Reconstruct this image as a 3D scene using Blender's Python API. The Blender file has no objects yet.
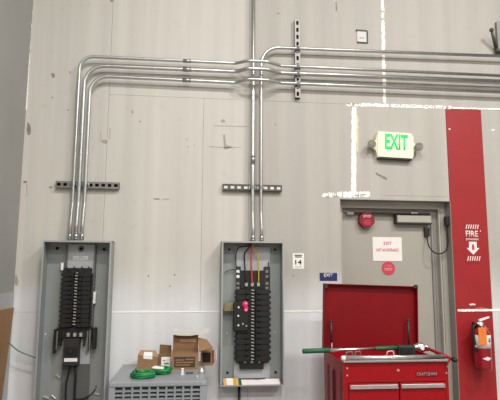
import bpy, bmesh, math, random
from mathutils import Vector, Matrix
random.seed(7)
PI = math.pi
scene = bpy.context.scene
COL = scene.collection

# ------------------------------------------------------------------ camera
CAM = Vector((0.0, -4.35, 1.56))
PITCH, YAW, ROLL, FPX = math.radians(7.9), math.radians(6.2), math.radians(0.3), 520.0
cam_data = bpy.data.cameras.new('camera')
cam_data.sensor_width = 36.0
cam_data.lens = 36.0 * FPX / 500.0
cam_data.clip_start = 0.05
cam = bpy.data.objects.new('camera', cam_data)
COL.objects.link(cam)
cam.location = CAM
CROT = Matrix.Rotation(-YAW, 3, 'Z') @ Matrix.Rotation(PI / 2 + PITCH, 3, 'X') @ Matrix.Rotation(ROLL, 3, 'Z')
cam.rotation_euler = CROT.to_euler()
scene.camera = cam

# ------------------------------------------------------------------ light, exposure
scene.view_settings.view_transform = 'Standard'
scene.view_settings.look = 'None'
scene.view_settings.exposure = -0.38
scene.view_settings.gamma = 1.0
scene.view_settings.use_curve_mapping = False
world = bpy.data.worlds.new('hall_air')
scene.world = world
world.use_nodes = True
world.node_tree.nodes['Background'].inputs['Color'].default_value = (1.0, 1.0, 1.0, 1)
world.node_tree.nodes['Background'].inputs['Strength'].default_value = 0.03


def hall_lamp(x, y, z, power, sx=1.2, sy=0.5):
    l = bpy.data.lights.new('high_bay_lamp', 'AREA')
    l.shape = 'RECTANGLE'
    l.size, l.size_y = sx, sy
    l.energy = power
    l.color = (1.0, 0.975, 0.94)
    o = bpy.data.objects.new('high_bay_lamp', l)
    o.location = (x, y, z)
    COL.objects.link(o)


for lx, kx in ((-2.6, 0.8), (0.6, 1.0), (3.8, 1.3)):
    for ly, ky in ((-4.2, 250), (-7.6, 210), (-11.0, 150)):
        hall_lamp(lx, ly, 6.4, kx * ky, 0.9, 0.4)


# ------------------------------------------------------------------ helpers
def at(px, py, Y):
    """the point of the plane y = Y seen at a place of the photograph"""
    d = CROT @ Vector(((px - 250.0) / FPX, (200.0 - py) / FPX, -1.0))
    return CAM + d * ((Y - CAM.y) / d.y)


def ax(px, py, Y):
    return at(px, py, Y).x


def az(px, py, Y):
    return at(px, py, Y).z


class MB:
    def __init__(self):
        self.bm = bmesh.new()

    def box(self, x0, x1, y0, y1, z0, z1, bevel=0.0, seg=1):
        r = bmesh.ops.create_cube(self.bm, size=1.0)
        c = Vector(((x0 + x1) / 2, (y0 + y1) / 2, (z0 + z1) / 2))
        s = Vector((abs(x1 - x0), abs(y1 - y0), abs(z1 - z0)))
        for v in r['verts']:
            v.co = Vector((v.co.x * s.x, v.co.y * s.y, v.co.z * s.z)) + c
        if bevel > 0:
            es = list({e for v in r['verts'] for e in v.link_edges})
            bmesh.ops.bevel(self.bm, geom=es, offset=bevel, segments=seg, affect='EDGES', profile=0.6)
        return self

    def hull(self, pts):
        vs = [self.bm.verts.new(p) for p in pts]
        bmesh.ops.convex_hull(self.bm, input=vs)
        return self

    def tube(self, pts, r, seg=12, caps=True):
        pts = [Vector(p) for p in pts]
        n = len(pts)
        rr = r if isinstance(r, (list, tuple)) else [r] * n
        t0 = (pts[1] - pts[0]).normalized()
        u = t0.orthogonal().normalized()
        rings = []
        for i, p in enumerate(pts):
            t = (pts[min(i + 1, n - 1)] - pts[max(i - 1, 0)]).normalized()
            u = (u - t * u.dot(t))
            u = u.normalized() if u.length > 1e-6 else t.orthogonal().normalized()
            w = t.cross(u)
            rings.append([self.bm.verts.new(p + (u * math.cos(2 * PI * k / seg) + w * math.sin(2 * PI * k / seg)) * rr[i]) for k in range(seg)])
        for a, b in zip(rings, rings[1:]):
            for k in range(seg):
                f = self.bm.faces.new((a[k], a[(k + 1) % seg], b[(k + 1) % seg], b[k]))
                f.smooth = True
        if caps:
            self.bm.faces.new(list(reversed(rings[0])))
            self.bm.faces.new(rings[-1])
        return self

    def loop(self, pts, r, seg=8):
        """a closed tube"""
        pts = [Vector(p) for p in pts]
        n = len(pts)
        rings = []
        for i, p in enumerate(pts):
            t = (pts[(i + 1) % n] - pts[i - 1]).normalized()
            u = Vector((0, 0, 1)) - t * t.z
            u = u.normalized() if u.length > 1e-4 else t.orthogonal().normalized()
            w = t.cross(u)
            rings.append([self.bm.verts.new(p + (u * math.cos(2 * PI * k / seg) + w * math.sin(2 * PI * k / seg)) * r) for k in range(seg)])
        for i in range(n):
            a, b = rings[i], rings[(i + 1) % n]
            for k in range(seg):
                self.bm.faces.new((a[k], a[(k + 1) % seg], b[(k + 1) % seg], b[k])).smooth = True
        return self

    def lathe(self, c, prof, seg=24):
        """prof: (radius, height) pairs, turned about z through c"""
        c = Vector(c)
        rings = [[self.bm.verts.new(c + Vector((r * math.cos(2 * PI * k / seg), r * math.sin(2 * PI * k / seg), h))) for k in range(seg)] for r, h in prof]
        for a, b in zip(rings, rings[1:]):
            for k in range(seg):
                self.bm.faces.new((a[k], a[(k + 1) % seg], b[(k + 1) % seg], b[k])).smooth = True
        self.bm.faces.new(list(reversed(rings[0])))
        self.bm.faces.new(rings[-1])
        return self

    def prism(self, poly, y0, y1):
        """poly: (x, z) outline, thick from y0 (front) to y1"""
        a = [self.bm.verts.new((x, y0, z)) for x, z in poly]
        b = [self.bm.verts.new((x, y1, z)) for x, z in poly]
        n = len(poly)
        self.bm.faces.new(a)
        self.bm.faces.new(list(reversed(b)))
        for k in range(n):
            self.bm.faces.new((a[k], b[k], b[(k + 1) % n], a[(k + 1) % n]))
        return self

    def disc(self, x, z, r, y0, y1, seg=20, ph=0.0):
        return self.prism([(x + r * math.cos(ph + 2 * PI * k / seg), z + r * math.sin(ph + 2 * PI * k / seg)) for k in range(seg)], y0, y1)

    def ball(self, c, r, sc=(1, 1, 1)):
        q = bmesh.ops.create_uvsphere(self.bm, u_segments=14, v_segments=9, radius=r)
        for v in q['verts']:
            v.co = Vector((v.co.x * sc[0], v.co.y * sc[1], v.co.z * sc[2])) + Vector(c)
        for f in {f for v in q['verts'] for f in v.link_faces}:
            f.smooth = True
        return self

    def rot(self, ang, axis, c):
        bmesh.ops.rotate(self.bm, verts=self.bm.verts[:], cent=Vector(c), matrix=Matrix.Rotation(ang, 3, axis))
        return self

    def build(self, name, mat, parent=None):
        bmesh.ops.recalc_face_normals(self.bm, faces=self.bm.faces[:])
        me = bpy.data.meshes.new(name)
        off = root_loc(parent) if parent is not None else None
        if off is not None:
            for v in self.bm.verts:
                v.co -= off
        self.bm.to_mesh(me)
        self.bm.free()
        me.materials.append(mat)
        o = bpy.data.objects.new(name, me)
        COL.objects.link(o)
        if parent is not None:
            o.parent = parent
        return o


def root_loc(o):
    v = Vector((0, 0, 0))
    while o is not None:
        v += o.location
        o = o.parent
    return v


def tag(o, label, cat, group=None):
    o['label'] = label
    o['category'] = cat
    if group:
        o['group'] = group
    return o


def thing(name, loc, label, cat, group=None):
    o = bpy.data.objects.new(name, None)
    o.empty_display_size = 0.05
    o.location = loc
    COL.objects.link(o)
    return tag(o, label, cat, group)


def struct(o):
    o['kind'] = 'structure'
    return o


def piece(me_obj, parent, loc):
    """another copy of a part, sharing its mesh"""
    o = me_obj.copy()
    COL.objects.link(o)
    o.parent = parent
    o.location = Vector(loc) - root_loc(parent)
    return o


def lettering(s, x0, x1, z0, z1, y, mat, parent, name='lettering', thick=0.0012, bold=0.012):
    """flat letters filling the rectangle, facing the hall"""
    c = bpy.data.curves.new(name, 'FONT')
    c.body = s
    c.resolution_u = 3
    c.offset = bold
    t = bpy.data.objects.new(name, c)
    COL.objects.link(t)
    dg = bpy.context.evaluated_depsgraph_get()
    me = bpy.data.meshes.new_from_object(t.evaluated_get(dg))
    bpy.data.objects.remove(t)
    bm = bmesh.new()
    bm.from_mesh(me)
    xs = [v.co.x for v in bm.verts]
    ys = [v.co.y for v in bm.verts]
    a, b, cc, d = min(xs), max(xs), min(ys), max(ys)
    off = root_loc(parent)
    r = bmesh.ops.extrude_face_region(bm, geom=bm.faces[:])
    top = {v for v in r['geom'] if isinstance(v, bmesh.types.BMVert)}
    for v in bm.verts:
        v.co = Vector((x0 + (v.co.x - a) / (b - a) * (x1 - x0), y - (thick if v in top else 0), z0 + (v.co.y - cc) / (d - cc) * (z1 - z0))) - off
    bmesh.ops.recalc_face_normals(bm, faces=bm.faces[:])
    me2 = bpy.data.meshes.new(name)
    bm.to_mesh(me2)
    bm.free()
    bpy.data.meshes.remove(me)
    me2.materials.append(mat)
    o = bpy.data.objects.new(name, me2)
    COL.objects.link(o)
    o.parent = parent
    return o


def arc_path(pts, r, n=8):
    """polyline with rounded corners"""
    pts = [Vector(p) for p in pts]
    out = [pts[0]]
    for i in range(1, len(pts) - 1):
        a, b, c = pts[i - 1], pts[i], pts[i + 1]
        u, v = (a - b).normalized(), (c - b).normalized()
        ang = u.angle(v)
        if abs(ang - PI) < 1e-3:
            out.append(b)
            continue
        rr = r[i - 1] if isinstance(r, (list, tuple)) else r
        d = min(rr / math.tan(ang / 2), 0.49 * (a - b).length, 0.49 * (c - b).length)
        rr = d * math.tan(ang / 2)
        bis = (u + v).normalized()
        cen = b + bis * (rr / math.sin(ang / 2))
        s, e = b + u * d - cen, b + v * d - cen
        tot = s.angle(e)
        ax_ = s.cross(e).normalized()
        for k in range(n + 1):
            out.append(cen + Matrix.Rotation(tot * k / n, 3, ax_) @ s)
    out.append(pts[-1])
    return out


def smooth_path(pts, n=8):
    """Catmull-Rom through the points"""
    p = [Vector(q) for q in pts]
    p = [p[0] * 2 - p[1]] + p + [p[-1] * 2 - p[-2]]
    out = []
    for i in range(1, len(p) - 2):
        for k in range(n):
            t = k / n
            out.append(0.5 * ((2 * p[i]) + (p[i + 1] - p[i - 1]) * t + (2 * p[i - 1] - 5 * p[i] + 4 * p[i + 1] - p[i + 2]) * t * t + (3 * p[i] - p[i - 1] - 3 * p[i + 1] + p[i + 2]) * t ** 3))
    out.append(p[-2])
    return out


# ------------------------------------------------------------------ materials
def srgb(r, g, b):
    f = lambda c: (c / 255 / 12.92) if c / 255 <= 0.04045 else ((c / 255 + 0.055) / 1.055) ** 2.4
    return (f(r), f(g), f(b), 1)


def mat(name, rgb, rough=0.5, metal=0.0, vary=0.06, scale=8.0, bump=0.0, emit=0.0, coat=0.0, stretch=(1, 1, 1)):
    m = bpy.data.materials.new(name)
    m.use_nodes = True
    nt = m.node_tree
    b = nt.nodes['Principled BSDF']
    b.inputs['Roughness'].default_value = rough
    b.inputs['Metallic'].default_value = metal
    b.inputs['Coat Weight'].default_value = coat
    c = srgb(*rgb)
    tc = nt.nodes.new('ShaderNodeTexCoord')
    mp = nt.nodes.new('ShaderNodeMapping')
    mp.inputs['Scale'].default_value = stretch
    nz = nt.nodes.new('ShaderNodeTexNoise')
    nz.inputs['Scale'].default_value = scale
    nz.inputs['Detail'].default_value = 4
    nt.links.new(tc.outputs['Object'], mp.inputs['Vector'])
    nt.links.new(mp.outputs['Vector'], nz.inputs['Vector'])
    rp = nt.nodes.new('ShaderNodeValToRGB')
    rp.color_ramp.elements[0].position = 0.3
    rp.color_ramp.elements[1].position = 0.7
    rp.color_ramp.elements[0].color = tuple(max(0, k * (1 - vary)) for k in c[:3]) + (1,)
    rp.color_ramp.elements[1].color = tuple(min(1, k * (1 + vary)) for k in c[:3]) + (1,)
    nt.links.new(nz.outputs['Fac'], rp.inputs['Fac'])
    nt.links.new(rp.outputs['Color'], b.inputs['Base Color'])
    if bump:
        bp = nt.nodes.new('ShaderNodeBump')
        bp.inputs['Strength'].default_value = bump
        bp.inputs['Distance'].default_value = 0.002
        nt.links.new(nz.outputs['Fac'], bp.inputs['Height'])
        nt.links.new(bp.outputs['Normal'], b.inputs['Normal'])
    if emit:
        b.inputs['Emission Color'].default_value = c
        b.inputs['Emission Strength'].default_value = emit
    return m


def wall_paint(name, upper, lower):
    """old warm paint, rolled in upright bands, with a brighter repaint on the lower part"""
    m = bpy.data.materials.new(name)
    m.use_nodes = True
    nt = m.node_tree
    L = nt.links.new
    b = nt.nodes['Principled BSDF']
    b.inputs['Roughness'].default_value = 0.55
    tc = nt.nodes.new('ShaderNodeTexCoord')

    def noise(scale, stretch, detail=4):
        mp = nt.nodes.new('ShaderNodeMapping')
        mp.inputs['Scale'].default_value = stretch
        n = nt.nodes.new('ShaderNodeTexNoise')
        n.inputs['Scale'].default_value = scale
        n.inputs['Detail'].default_value = detail
        L(tc.outputs['Object'], mp.inputs['Vector'])
        L(mp.outputs['Vector'], n.inputs['Vector'])
        return n.outputs['Fac']

    def ramp(src, p0, p1, c0, c1):
        r = nt.nodes.new('ShaderNodeValToRGB')
        r.color_ramp.elements[0].position, r.color_ramp.elements[1].position = p0, p1
        r.color_ramp.elements[0].color, r.color_ramp.elements[1].color = c0, c1
        L(src, r.inputs['Fac'])
        return r.outputs['Color']

    def mix(fac, a, c, mode='MIX'):
        x = nt.nodes.new('ShaderNodeMix')
        x.data_type = 'RGBA'
        x.blend_type = mode
        for src, s in ((fac, x.inputs[0]), (a, x.inputs[6]), (c, x.inputs[7])):
            if hasattr(src, 'default_value') and hasattr(src, 'links'):
                L(src, s)
            else:
                s.default_value = src
        return x.outputs[2]

    sep = nt.nodes.new('ShaderNodeSeparateXYZ')
    L(tc.outputs['Object'], sep.inputs[0])
    big = noise(1.1, (1, 1, 0.7))
    add = nt.nodes.new('ShaderNodeMath')
    add.operation = 'MULTIPLY_ADD'
    L(big, add.inputs[0])
    add.inputs[1].default_value = 0.9
    L(sep.outputs['Z'], add.inputs[2])
    rng = nt.nodes.new('ShaderNodeMapRange')
    rng.interpolation_type = 'SMOOTHSTEP'
    rng.inputs['From Min'].default_value = 1.66
    rng.inputs['From Max'].default_value = 2.08
    rng.inputs['To Min'].default_value = 1.0
    rng.inputs['To Max'].default_value = 0.0
    L(add.outputs[0], rng.inputs['Value'])
    base = mix(rng.outputs['Result'], srgb(*upper), srgb(*lower))
    band = ramp(noise(2.6, (3.2, 1, 0.12)), 0.35, 0.7, (0.90, 0.90, 0.90, 1), (1.03, 1.03, 1.02, 1))
    base = mix(1.0, base, band, 'MULTIPLY')
    blot = ramp(noise(9.0, (1, 1, 1), 6), 0.62, 0.80, (1, 1, 1, 1), (0.90, 0.88, 0.85, 1))
    base = mix(1.0, base, blot, 'MULTIPLY')
    L(base, b.inputs['Base Color'])
    bp = nt.nodes.new('ShaderNodeBump')
    bp.inputs['Strength'].default_value = 0.25
    bp.inputs['Distance'].default_value = 0.004
    L(noise(5.0, (2.5, 1, 0.5), 6), bp.inputs['Height'])
    L(bp.outputs['Normal'], b.inputs['Normal'])
    return m


M = {}
M['wall'] = wall_paint('warm_wall_paint', (202, 198, 190), (224, 225, 227))
M['wall_grey'] = wall_paint('grey_wall_paint', (180, 175, 167), (214, 213, 213))
M['side_wall'] = mat('dull_grey_wall_paint', (157, 156, 153), 0.6, vary=0.04, scale=2, bump=0.1)
M['side_low'] = mat('pale_grey_wall_paint', (180, 180, 182), 0.6, vary=0.04, scale=2)
M['deck'] = mat('ceiling_deck_paint', (140, 140, 137), 0.7, vary=0.05)
M['concrete'] = mat('floor_concrete', (130, 126, 120), 0.45, vary=0.2, scale=3, bump=0.1)
M['red_wall'] = mat('red_wall_paint', (154, 25, 29), 0.5, vary=0.06, scale=5, bump=0.1)
M['caulk'] = mat('white_caulk', (250, 247, 240), 0.6, vary=0.05, scale=40, bump=0.4)
M['scuff'] = mat('dark_scuff', (138, 130, 120), 0.8, vary=0.35, scale=60)
M['tan'] = mat('tan_scuff', (168, 158, 144), 0.8, vary=0.2, scale=60)
M['yellowed'] = mat('yellowed_filler', (222, 208, 160), 0.7, vary=0.15, scale=40)
M['seam'] = mat('dark_joint', (140, 134, 127), 0.9)
M['emt'] = mat('galvanised_conduit', (200, 201, 200), 0.36, 1.0, vary=0.08, scale=30)
M['fitting'] = mat('zinc_fitting', (175, 177, 178), 0.38, 1.0, vary=0.1, scale=40)
M['strut'] = mat('strut_zinc', (138, 136, 131), 0.45, 0.7, vary=0.1, scale=30)
M['strut_dark'] = mat('dark_strut_metal', (92, 90, 84), 0.55, 0.6, vary=0.15, scale=30)  # darker metal of the middle strut, the bracket and the clip
M['cavity'] = mat('dark_cavity', (22, 21, 20), 0.9)  # near-black, stands for the shade inside slots, holes and the box opening
M['box_grey'] = mat('enclosure_grey_paint', (147, 151, 149), 0.42, 0.1, vary=0.05, scale=6)
M['box_lip'] = mat('enclosure_rim_steel', (172, 176, 176), 0.40, 0.3, vary=0.05, scale=10)
M['pan_light'] = mat('pan_plate_grey', (176, 179, 181), 0.4, 0.2, vary=0.05, scale=10)
M['pan_dark'] = mat('dark_grey_pan', (94, 96, 96), 0.5, 0.2, vary=0.06, scale=10)  # darker grey of the rails, knockout and lower pan
M['black'] = mat('black_plastic', (24, 23, 23), 0.5, vary=0.15, scale=20)
M['black2'] = mat('charcoal_plastic', (42, 41, 40), 0.5, vary=0.15, scale=20)
M['silver'] = mat('tinned_lug_metal', (215, 214, 208), 0.35, 0.8, vary=0.1, scale=30)
M['white'] = mat('white_plastic', (236, 234, 228), 0.5, vary=0.03)
M['paper'] = mat('white_paper', (235, 228, 224), 0.35, vary=0.03, scale=20, coat=0.3)
M['lamp_shell'] = mat('lamp_shell_plastic', (122, 116, 106), 0.35, vary=0.3, scale=40)
M['sheet'] = mat('grey_white_foam', (206, 203, 197), 0.6, vary=0.05)
M['lamp_lens'] = mat('lamp_lens', (150, 146, 136), 0.15, 0.5, vary=0.3, scale=60)
M['cream'] = mat('cream_sign_plastic', (243, 234, 210), 0.4, vary=0.02)
M['green_led'] = mat('green_backlit_letter', (24, 226, 104), 0.5, vary=0.02, emit=0.55)
M['red_print'] = mat('red_print', (206, 60, 66), 0.6)
M['pink_print'] = mat('faded_red_print', (226, 150, 150), 0.6)
M['black_print'] = mat('black_print', (45, 45, 45), 0.6)
M['grey_print'] = mat('grey_print', (135, 133, 130), 0.6)
M['white_print'] = mat('white_print', (244, 226, 222), 0.5)
M['red_sign'] = mat('red_sign_plastic', (128, 14, 30), 0.5, vary=0.05)
M['red_sticker'] = mat('red_round_sticker', (196, 62, 74), 0.5, vary=0.05)
M['blue'] = mat('blue_sign_plastic', (36, 52, 100), 0.4, vary=0.05)
M['door'] = mat('grey_door_paint', (164, 159, 149), 0.45, vary=0.03, scale=4, bump=0.05)
M['frame'] = mat('door_frame_paint', (174, 169, 158), 0.45, vary=0.04, scale=4)
M['frame_dark'] = mat('darker_grey_frame_paint', (136, 133, 127), 0.5, vary=0.06, scale=4)  # darker grey on the door stop, reveal and frame seam
M['closer'] = mat('closer_metal', (176, 172, 160), 0.4, 0.2, vary=0.04)
M['bronze'] = mat('dark_bronze_metal', (62, 58, 52), 0.45, 0.4, vary=0.1)
M['rubber'] = mat('black_rubber', (26, 25, 25), 0.6, vary=0.1, scale=30)
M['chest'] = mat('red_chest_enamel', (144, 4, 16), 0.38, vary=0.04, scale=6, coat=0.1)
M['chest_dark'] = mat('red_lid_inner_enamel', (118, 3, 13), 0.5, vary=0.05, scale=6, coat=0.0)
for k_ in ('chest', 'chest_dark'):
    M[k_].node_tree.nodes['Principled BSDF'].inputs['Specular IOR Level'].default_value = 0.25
M['tool_dark'] = mat('dark_tool_plastic', (30, 48, 40), 0.5, vary=0.1)
M['chrome'] = mat('brushed_aluminium', (212, 212, 210), 0.28, 1.0, vary=0.06, scale=40)
M['green_grip'] = mat('dark_green_grip', (22, 88, 58), 0.5, vary=0.1, scale=20)
M['green'] = mat('bright_green_jacket', (12, 122, 60), 0.4, vary=0.15, scale=20)
M['green_cord'] = mat('green_cord_jacket', (70, 128, 100), 0.5)
M['card'] = mat('brown_cardboard', (142, 108, 75), 0.8, vary=0.07, scale=14, bump=0.1)
M['brown_print'] = mat('dark_brown_print', (66, 52, 40), 0.6, vary=0.25, scale=40)
M['card_in'] = mat('cardboard_inner_face', (134, 101, 69), 0.8, vary=0.08, scale=14)
M['card_pale'] = mat('pale_cardboard', (166, 132, 98), 0.8, vary=0.06, scale=14)
M['ply'] = mat('brown_plywood', (150, 112, 74), 0.6, vary=0.16, scale=6, stretch=(1, 6, 0.6))
M['unit'] = mat('unit_grey_paint', (146, 150, 154), 0.42, 0.1, vary=0.04, scale=6)
M['grille'] = mat('grille_shade_paint', (62, 66, 74), 0.7)  # dark backing colour, painted for the shade between the slats
M['unit_slat'] = mat('unit_slat_paint', (138, 142, 147), 0.45, 0.1, vary=0.04)
M['red_wire'] = mat('red_wire', (214, 52, 44), 0.45)
M['yellow_wire'] = mat('yellow_wire', (204, 170, 40), 0.45)
M['pink'] = mat('pink_tag', (214, 36, 104), 0.5, vary=0.15, scale=60)
M['pink_pale'] = mat('pale_pink_tag', (236, 150, 180), 0.5)
M['wood'] = mat('tan_wood', (134, 122, 86), 0.7, vary=0.12, scale=30)
M['orange'] = mat('orange_tag', (232, 124, 46), 0.5, vary=0.04)
M['sticker'] = mat('warning_sticker', (216, 172, 100), 0.6, vary=0.2, scale=50)
M['teal'] = mat('teal_print', (44, 92, 96), 0.5)
M['ext_red'] = mat('extinguisher_enamel', (142, 10, 28), 0.34, vary=0.04, coat=0.2)
M['ext_dark'] = mat('dark_steel', (72, 66, 62), 0.4, 0.7)
M['pink_cord'] = mat('pale_pink_cord', (226, 168, 160), 0.5)

# ------------------------------------------------------------------ the setting
XL = ax(21.8, 170, 0.0)                       # the corner with the side wall
XR = 5.6
ZT = 7.0
floor = struct(MB().box(XL - 3.2, XR + .2, -13.2, 0.4, -0.1, 0.0).build('floor', M['concrete']))
# the rest of the hall, behind and above the camera
struct(MB().box(XL - 3.2, XR + .2, -13.2, 0.4, ZT, ZT + .1).build('ceiling', M['deck']))
struct(MB().box(XL - 3.2, XR + .2, -13.2, -13.0, 0, ZT).build('wall_rear', M['deck']))
struct(MB().box(XR, XR + .2, -13.0, 0.0, 0, ZT).build('wall_right', M['side_wall']))
struct(MB().box(XL - 3.2, XL - 3.0, -13.0, -3.0, 0, ZT).box(XL - 3.2, XL - .2, -3.2, -3.0, 0, ZT).build('wall_side', M['side_wall']))

OX0, OX1 = ax(342, 300, 0.0), ax(452.0, 240, 0.0)   # the door opening in the wall
OZ = az(395, 200.0, 0.0)
wb = MB()
wb.box(XL - 0.2, OX0, 0.012, 0.30, 0, ZT)
wb.box(OX1, XR, 0.012, 0.30, 0, ZT)
wb.box(OX0, OX1, 0.012, 0.30, OZ, ZT)
wall_back = struct(wb.build('wall_back', M['seam']))

G = 0.0009
zs1 = az(250, 100.2, 0.0)
zs2 = az(300, 311.3, 0.0)
xA, xB, xC = ax(108, 120, 0.0), ax(203, 150, 0.0), ax(249, 120, 0.0)
xD, xE = ax(384, 60, 0.0), ax(354.5, 150, 0.0)
xS = ax(482.5, 140, 0.0)                    # right edge of the red band
zdoor = OZ


def panel(poly, m):
    return MB().prism(poly, 0.0, 0.012).build('wall_panel', m, wall_back)


def rect(x0, x1, z0, z1, m):
    return panel([(x0 + G, z0 + G), (x1 - G, z0 + G), (x1 - G, z1 - G), (x0 + G, z1 - G)], m)


rect(XL, xA, zs2, ZT, M['wall'])
for x0, x1, m in ((xA, xC, 'wall'), (xC, xD, 'wall_grey'), (xD, XR, 'wall_grey')):
    rect(x0, x1, zs1, ZT, M[m])
for x0, x1, m in ((xA, xB, 'wall'), (xB, xC, 'wall')):
    rect(x0, x1, zs2, zs1, M[m])
panel([(xC + G, zs2 + G), (OX0, zs2 + G), (OX0, zdoor), (xE - G, zdoor), (xE - G, zs1 - G), (xC + G, zs1 - G)], M['wall_grey'])
rect(xE, OX1 - 0.004, zdoor - G, zs1, M['wall_grey'])
rect(xS, XR, zs2, zs1, M['wall_grey'])
for x0, x1, m in ((XL, xA, 'wall'), (xA, xC, 'wall'), (xC, OX0 + G, 'wall'), (xS, XR, 'wall_grey')):
    rect(x0, x1, 0.0, zs2, M[m])
rect(OX1 - G, xS, zs2, zs1 - 0.004, M['red_wall'])
rect(OX1 - G, xS, 0.0, zs2, M['red_wall'])


def ragged(name, p0, p1, wid, m, thick=0.003, n=26, jag=0.3, holes=0.0):
    """an uneven bead of filler between two places of the wall; returns an object"""
    a, b = at(p0[0], p0[1], 0.0), at(p1[0], p1[1], 0.0)
    d = (b - a).normalized()
    nrm = Vector((-d.z, 0, d.x))
    up, dn = [], []
    for k in range(n + 1):
        p = a.lerp(b, k / n)
        w1 = wid / 2 * (1 + random.uniform(-jag, jag))
        w2 = wid / 2 * (1 + random.uniform(-jag, jag))
        if k in (0, n):
            w1 *= 0.6
            w2 *= 0.6
        up.append((p + nrm * w1))
        dn.append((p - nrm * w2))
    mb = MB()
    for k in range(n):
        if random.random() < holes:
            continue
        mb.hull([q + Vector((0, yy, 0)) for q in (up[k], up[k + 1], dn[k], dn[k + 1]) for yy in (-thick, 0.001)])
    o = mb.build(name, m, wall_back)
    o['kind'] = 'stuff'
    return o


ragged('filler_bead', (382.3, -4), (384.6, 103.5), 0.030, M['caulk'], .0020, 70, 0.35, 0.05)
ragged('filler_bead', (354.0, 107), (353.6, 192.5), 0.043, M['caulk'], .0030, 50, 0.16)
ragged('filler_bead', (322, 195.6), (340, 194.2), 0.036, M['caulk'], .0016, 24, 0.5, 0.16)
ragged('filler_bead', (339, 194.6), (370, 194.4), 0.046, M['caulk'], .0024, 30, 0.35, 0.04)
ragged('filler_bead', (354, 195.6), (366, 194.6), 0.012, M['tan'], .0030, 16, 0.5, 0.2)
ragged('filler_bead', (326, 196.6), (338, 196.2), 0.010, M['tan'], .0026, 12, 0.5, 0.2)
ragged('filler_bead', (384, 194.6), (449, 195.8), 0.014, M['wall_grey'], .002, 30, 0.4)
ragged('filler_bead', (346, 104.4), (452, 107.6), 0.028, M['caulk'], .0024, 70, 0.35, 0.05)
ragged('filler_bead', (346, 103.8), (362, 104.0), 0.012, M['tan'], .0032, 14, 0.5, 0.2)
ragged('filler_bead', (392, 105.2), (452, 107.4), 0.008, M['tan'], .0032, 40, 0.6, 0.45)
ragged('filler_bead', (452, 108.0), (510, 109.5), 0.014, M['caulk'], .002, 40, 0.4)
ragged('filler_bead', (32.0, -4), (26.2, 110), 0.014, M['caulk'], .003, 50, 0.5)
ragged('filler_bead', (357.3, 116), (357.6, 152), 0.018, M['yellowed'], .0014, 20, 0.5)
ragged('filler_bead', (109, 312.2), (223, 311.6), 0.010, M['caulk'], .003, 40, 0.25)
ragged('filler_bead', (223, 311.6), (341, 311), 0.010, M['caulk'], .003, 40, 0.25)
ragged('filler_bead', (457.5, 310.4), (512, 309.8), 0.019, M['caulk'], .003, 40, 0.25)


def scuff(pts, m, name='scuff_mark', thick=0.0012):
    poly = [(at(x, y, 0.0).x, at(x, y, 0.0).z) for x, y in pts]
    MB().prism(poly, -thick, 0.001).build(name, m, wall_back)


def blob(x, y, rx, ry, m, n=9, thick=0.0012):
    pts = []
    for k in range(n):
        f = random.uniform(0.65, 1.1)
        pts.append((x + rx * f * math.cos(2 * PI * k / n), y + ry * f * math.sin(2 * PI * k / n)))
    scuff(pts, m, thick=thick)


blob(28.6, 129, 2.6, 8.5, M['scuff'])
blob(25, 182, 2.5, 1.4, M['scuff'])
scuff([(26.5, 183), (27.4, 183), (27.2, 196), (26.6, 196)], M['tan'])
blob(53, 75.6, 2.0, 2.8, M['scuff'])
blob(52.3, 97.5, 0.9, 1.0, M['scuff'])
blob(70, 72.5, 1.0, 2.0, M['tan'])
blob(68, 110, 1.6, 1.0, M['tan'])
blob(105, 142, 3.6, 2.4, M['tan'])
scuff([(100.5, 131), (101.2, 131), (101.2, 142), (100.5, 142)], M['tan'])
scuff([(109.6, 128), (110.4, 128), (110.2, 139), (109.5, 139)], M['tan'])
scuff([(223.2, 134.5), (225.0, 134.5), (226.2, 145), (233, 146.8), (226, 149.5), (223.8, 149)], M['tan'])
scuff([(209, 146.2), (224, 147.4), (241, 147.0), (241, 147.6), (224, 148.0), (209, 146.9)], M['tan'])
scuff([(214, 125.4), (249, 126.4), (249, 127.0), (214, 126.1)], M['tan'])
blob(223, 121, 2.5, 2.0, M['tan'])
for x, y in ((187, 139.5), (194, 145), (188, 147)):
    blob(x, y, 0.9, 0.9, M['tan'])
scuff([(153, 198.2), (159.5, 198.6), (159.3, 199.8), (154, 199.4)], M['scuff'])
scuff([(162, 198.9), (170, 198.6), (170, 199.4), (162, 199.6)], M['tan'])
blob(132.5, 112, 1.3, 2.2, M['tan'])
blob(140, 121.5, 1.6, 1.0, M['tan'])
for x, y in ((148.5, 276), (174.5, 275), (170, 286), (293, 275.5)):
    blob(x, y, 0.9, 1.1, M['scuff'])
scuff([(375.5, 172.2), (387.5, 178.0), (386.5, 180.2), (376, 174.5)], M['scuff'])
blob(275.5, 124.5, 1.4, 1.4, M['tan'])
blob(278.5, 13.5, 1.5, 1.0, M['scuff'])
scuff([(335.5, 2), (336.6, 2), (337.2, 10.5), (335.8, 11)], M['scuff'])
blob(112, 0.5, 2.2, 1.6, M['scuff'])
blob(480.3, 231, 0.8, 0.8, M['white_print'])
blob(449.5, 129, 1.2, 0.8, M['white'])
blob(493, 130, 2.0, 0.9, M['white'])
blob(472, 304.5, 3.5, 1.1, M['white_print'])
blob(481, 308.2, 5.5, 1.5, M['red_print'])
scuff([(49, 186.5), (52, 186.8), (52, 188), (49, 188)], M['scuff'])
blob(16, 280, 2.5, 7, M['tan'])
for x, y in ((140, 310), (190, 308)):
    scuff([(x, y), (x + 9, y + .4), (x + 9, y + .9), (x, y + .6)], M['caulk'])

# side wall at the left
wl = MB().box(XL - 0.2, XL, -3.0, 0.012, 0, ZT)
wall_left = struct(wl.build('wall_left', M['side_wall']))
zlow = az(12, 292, 0.0)
MB().box(XL - 0.001, XL + 0.006, -2.5, -0.004, 0.0, zlow).build('wall_panel', M['side_low'], wall_left)

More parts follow.
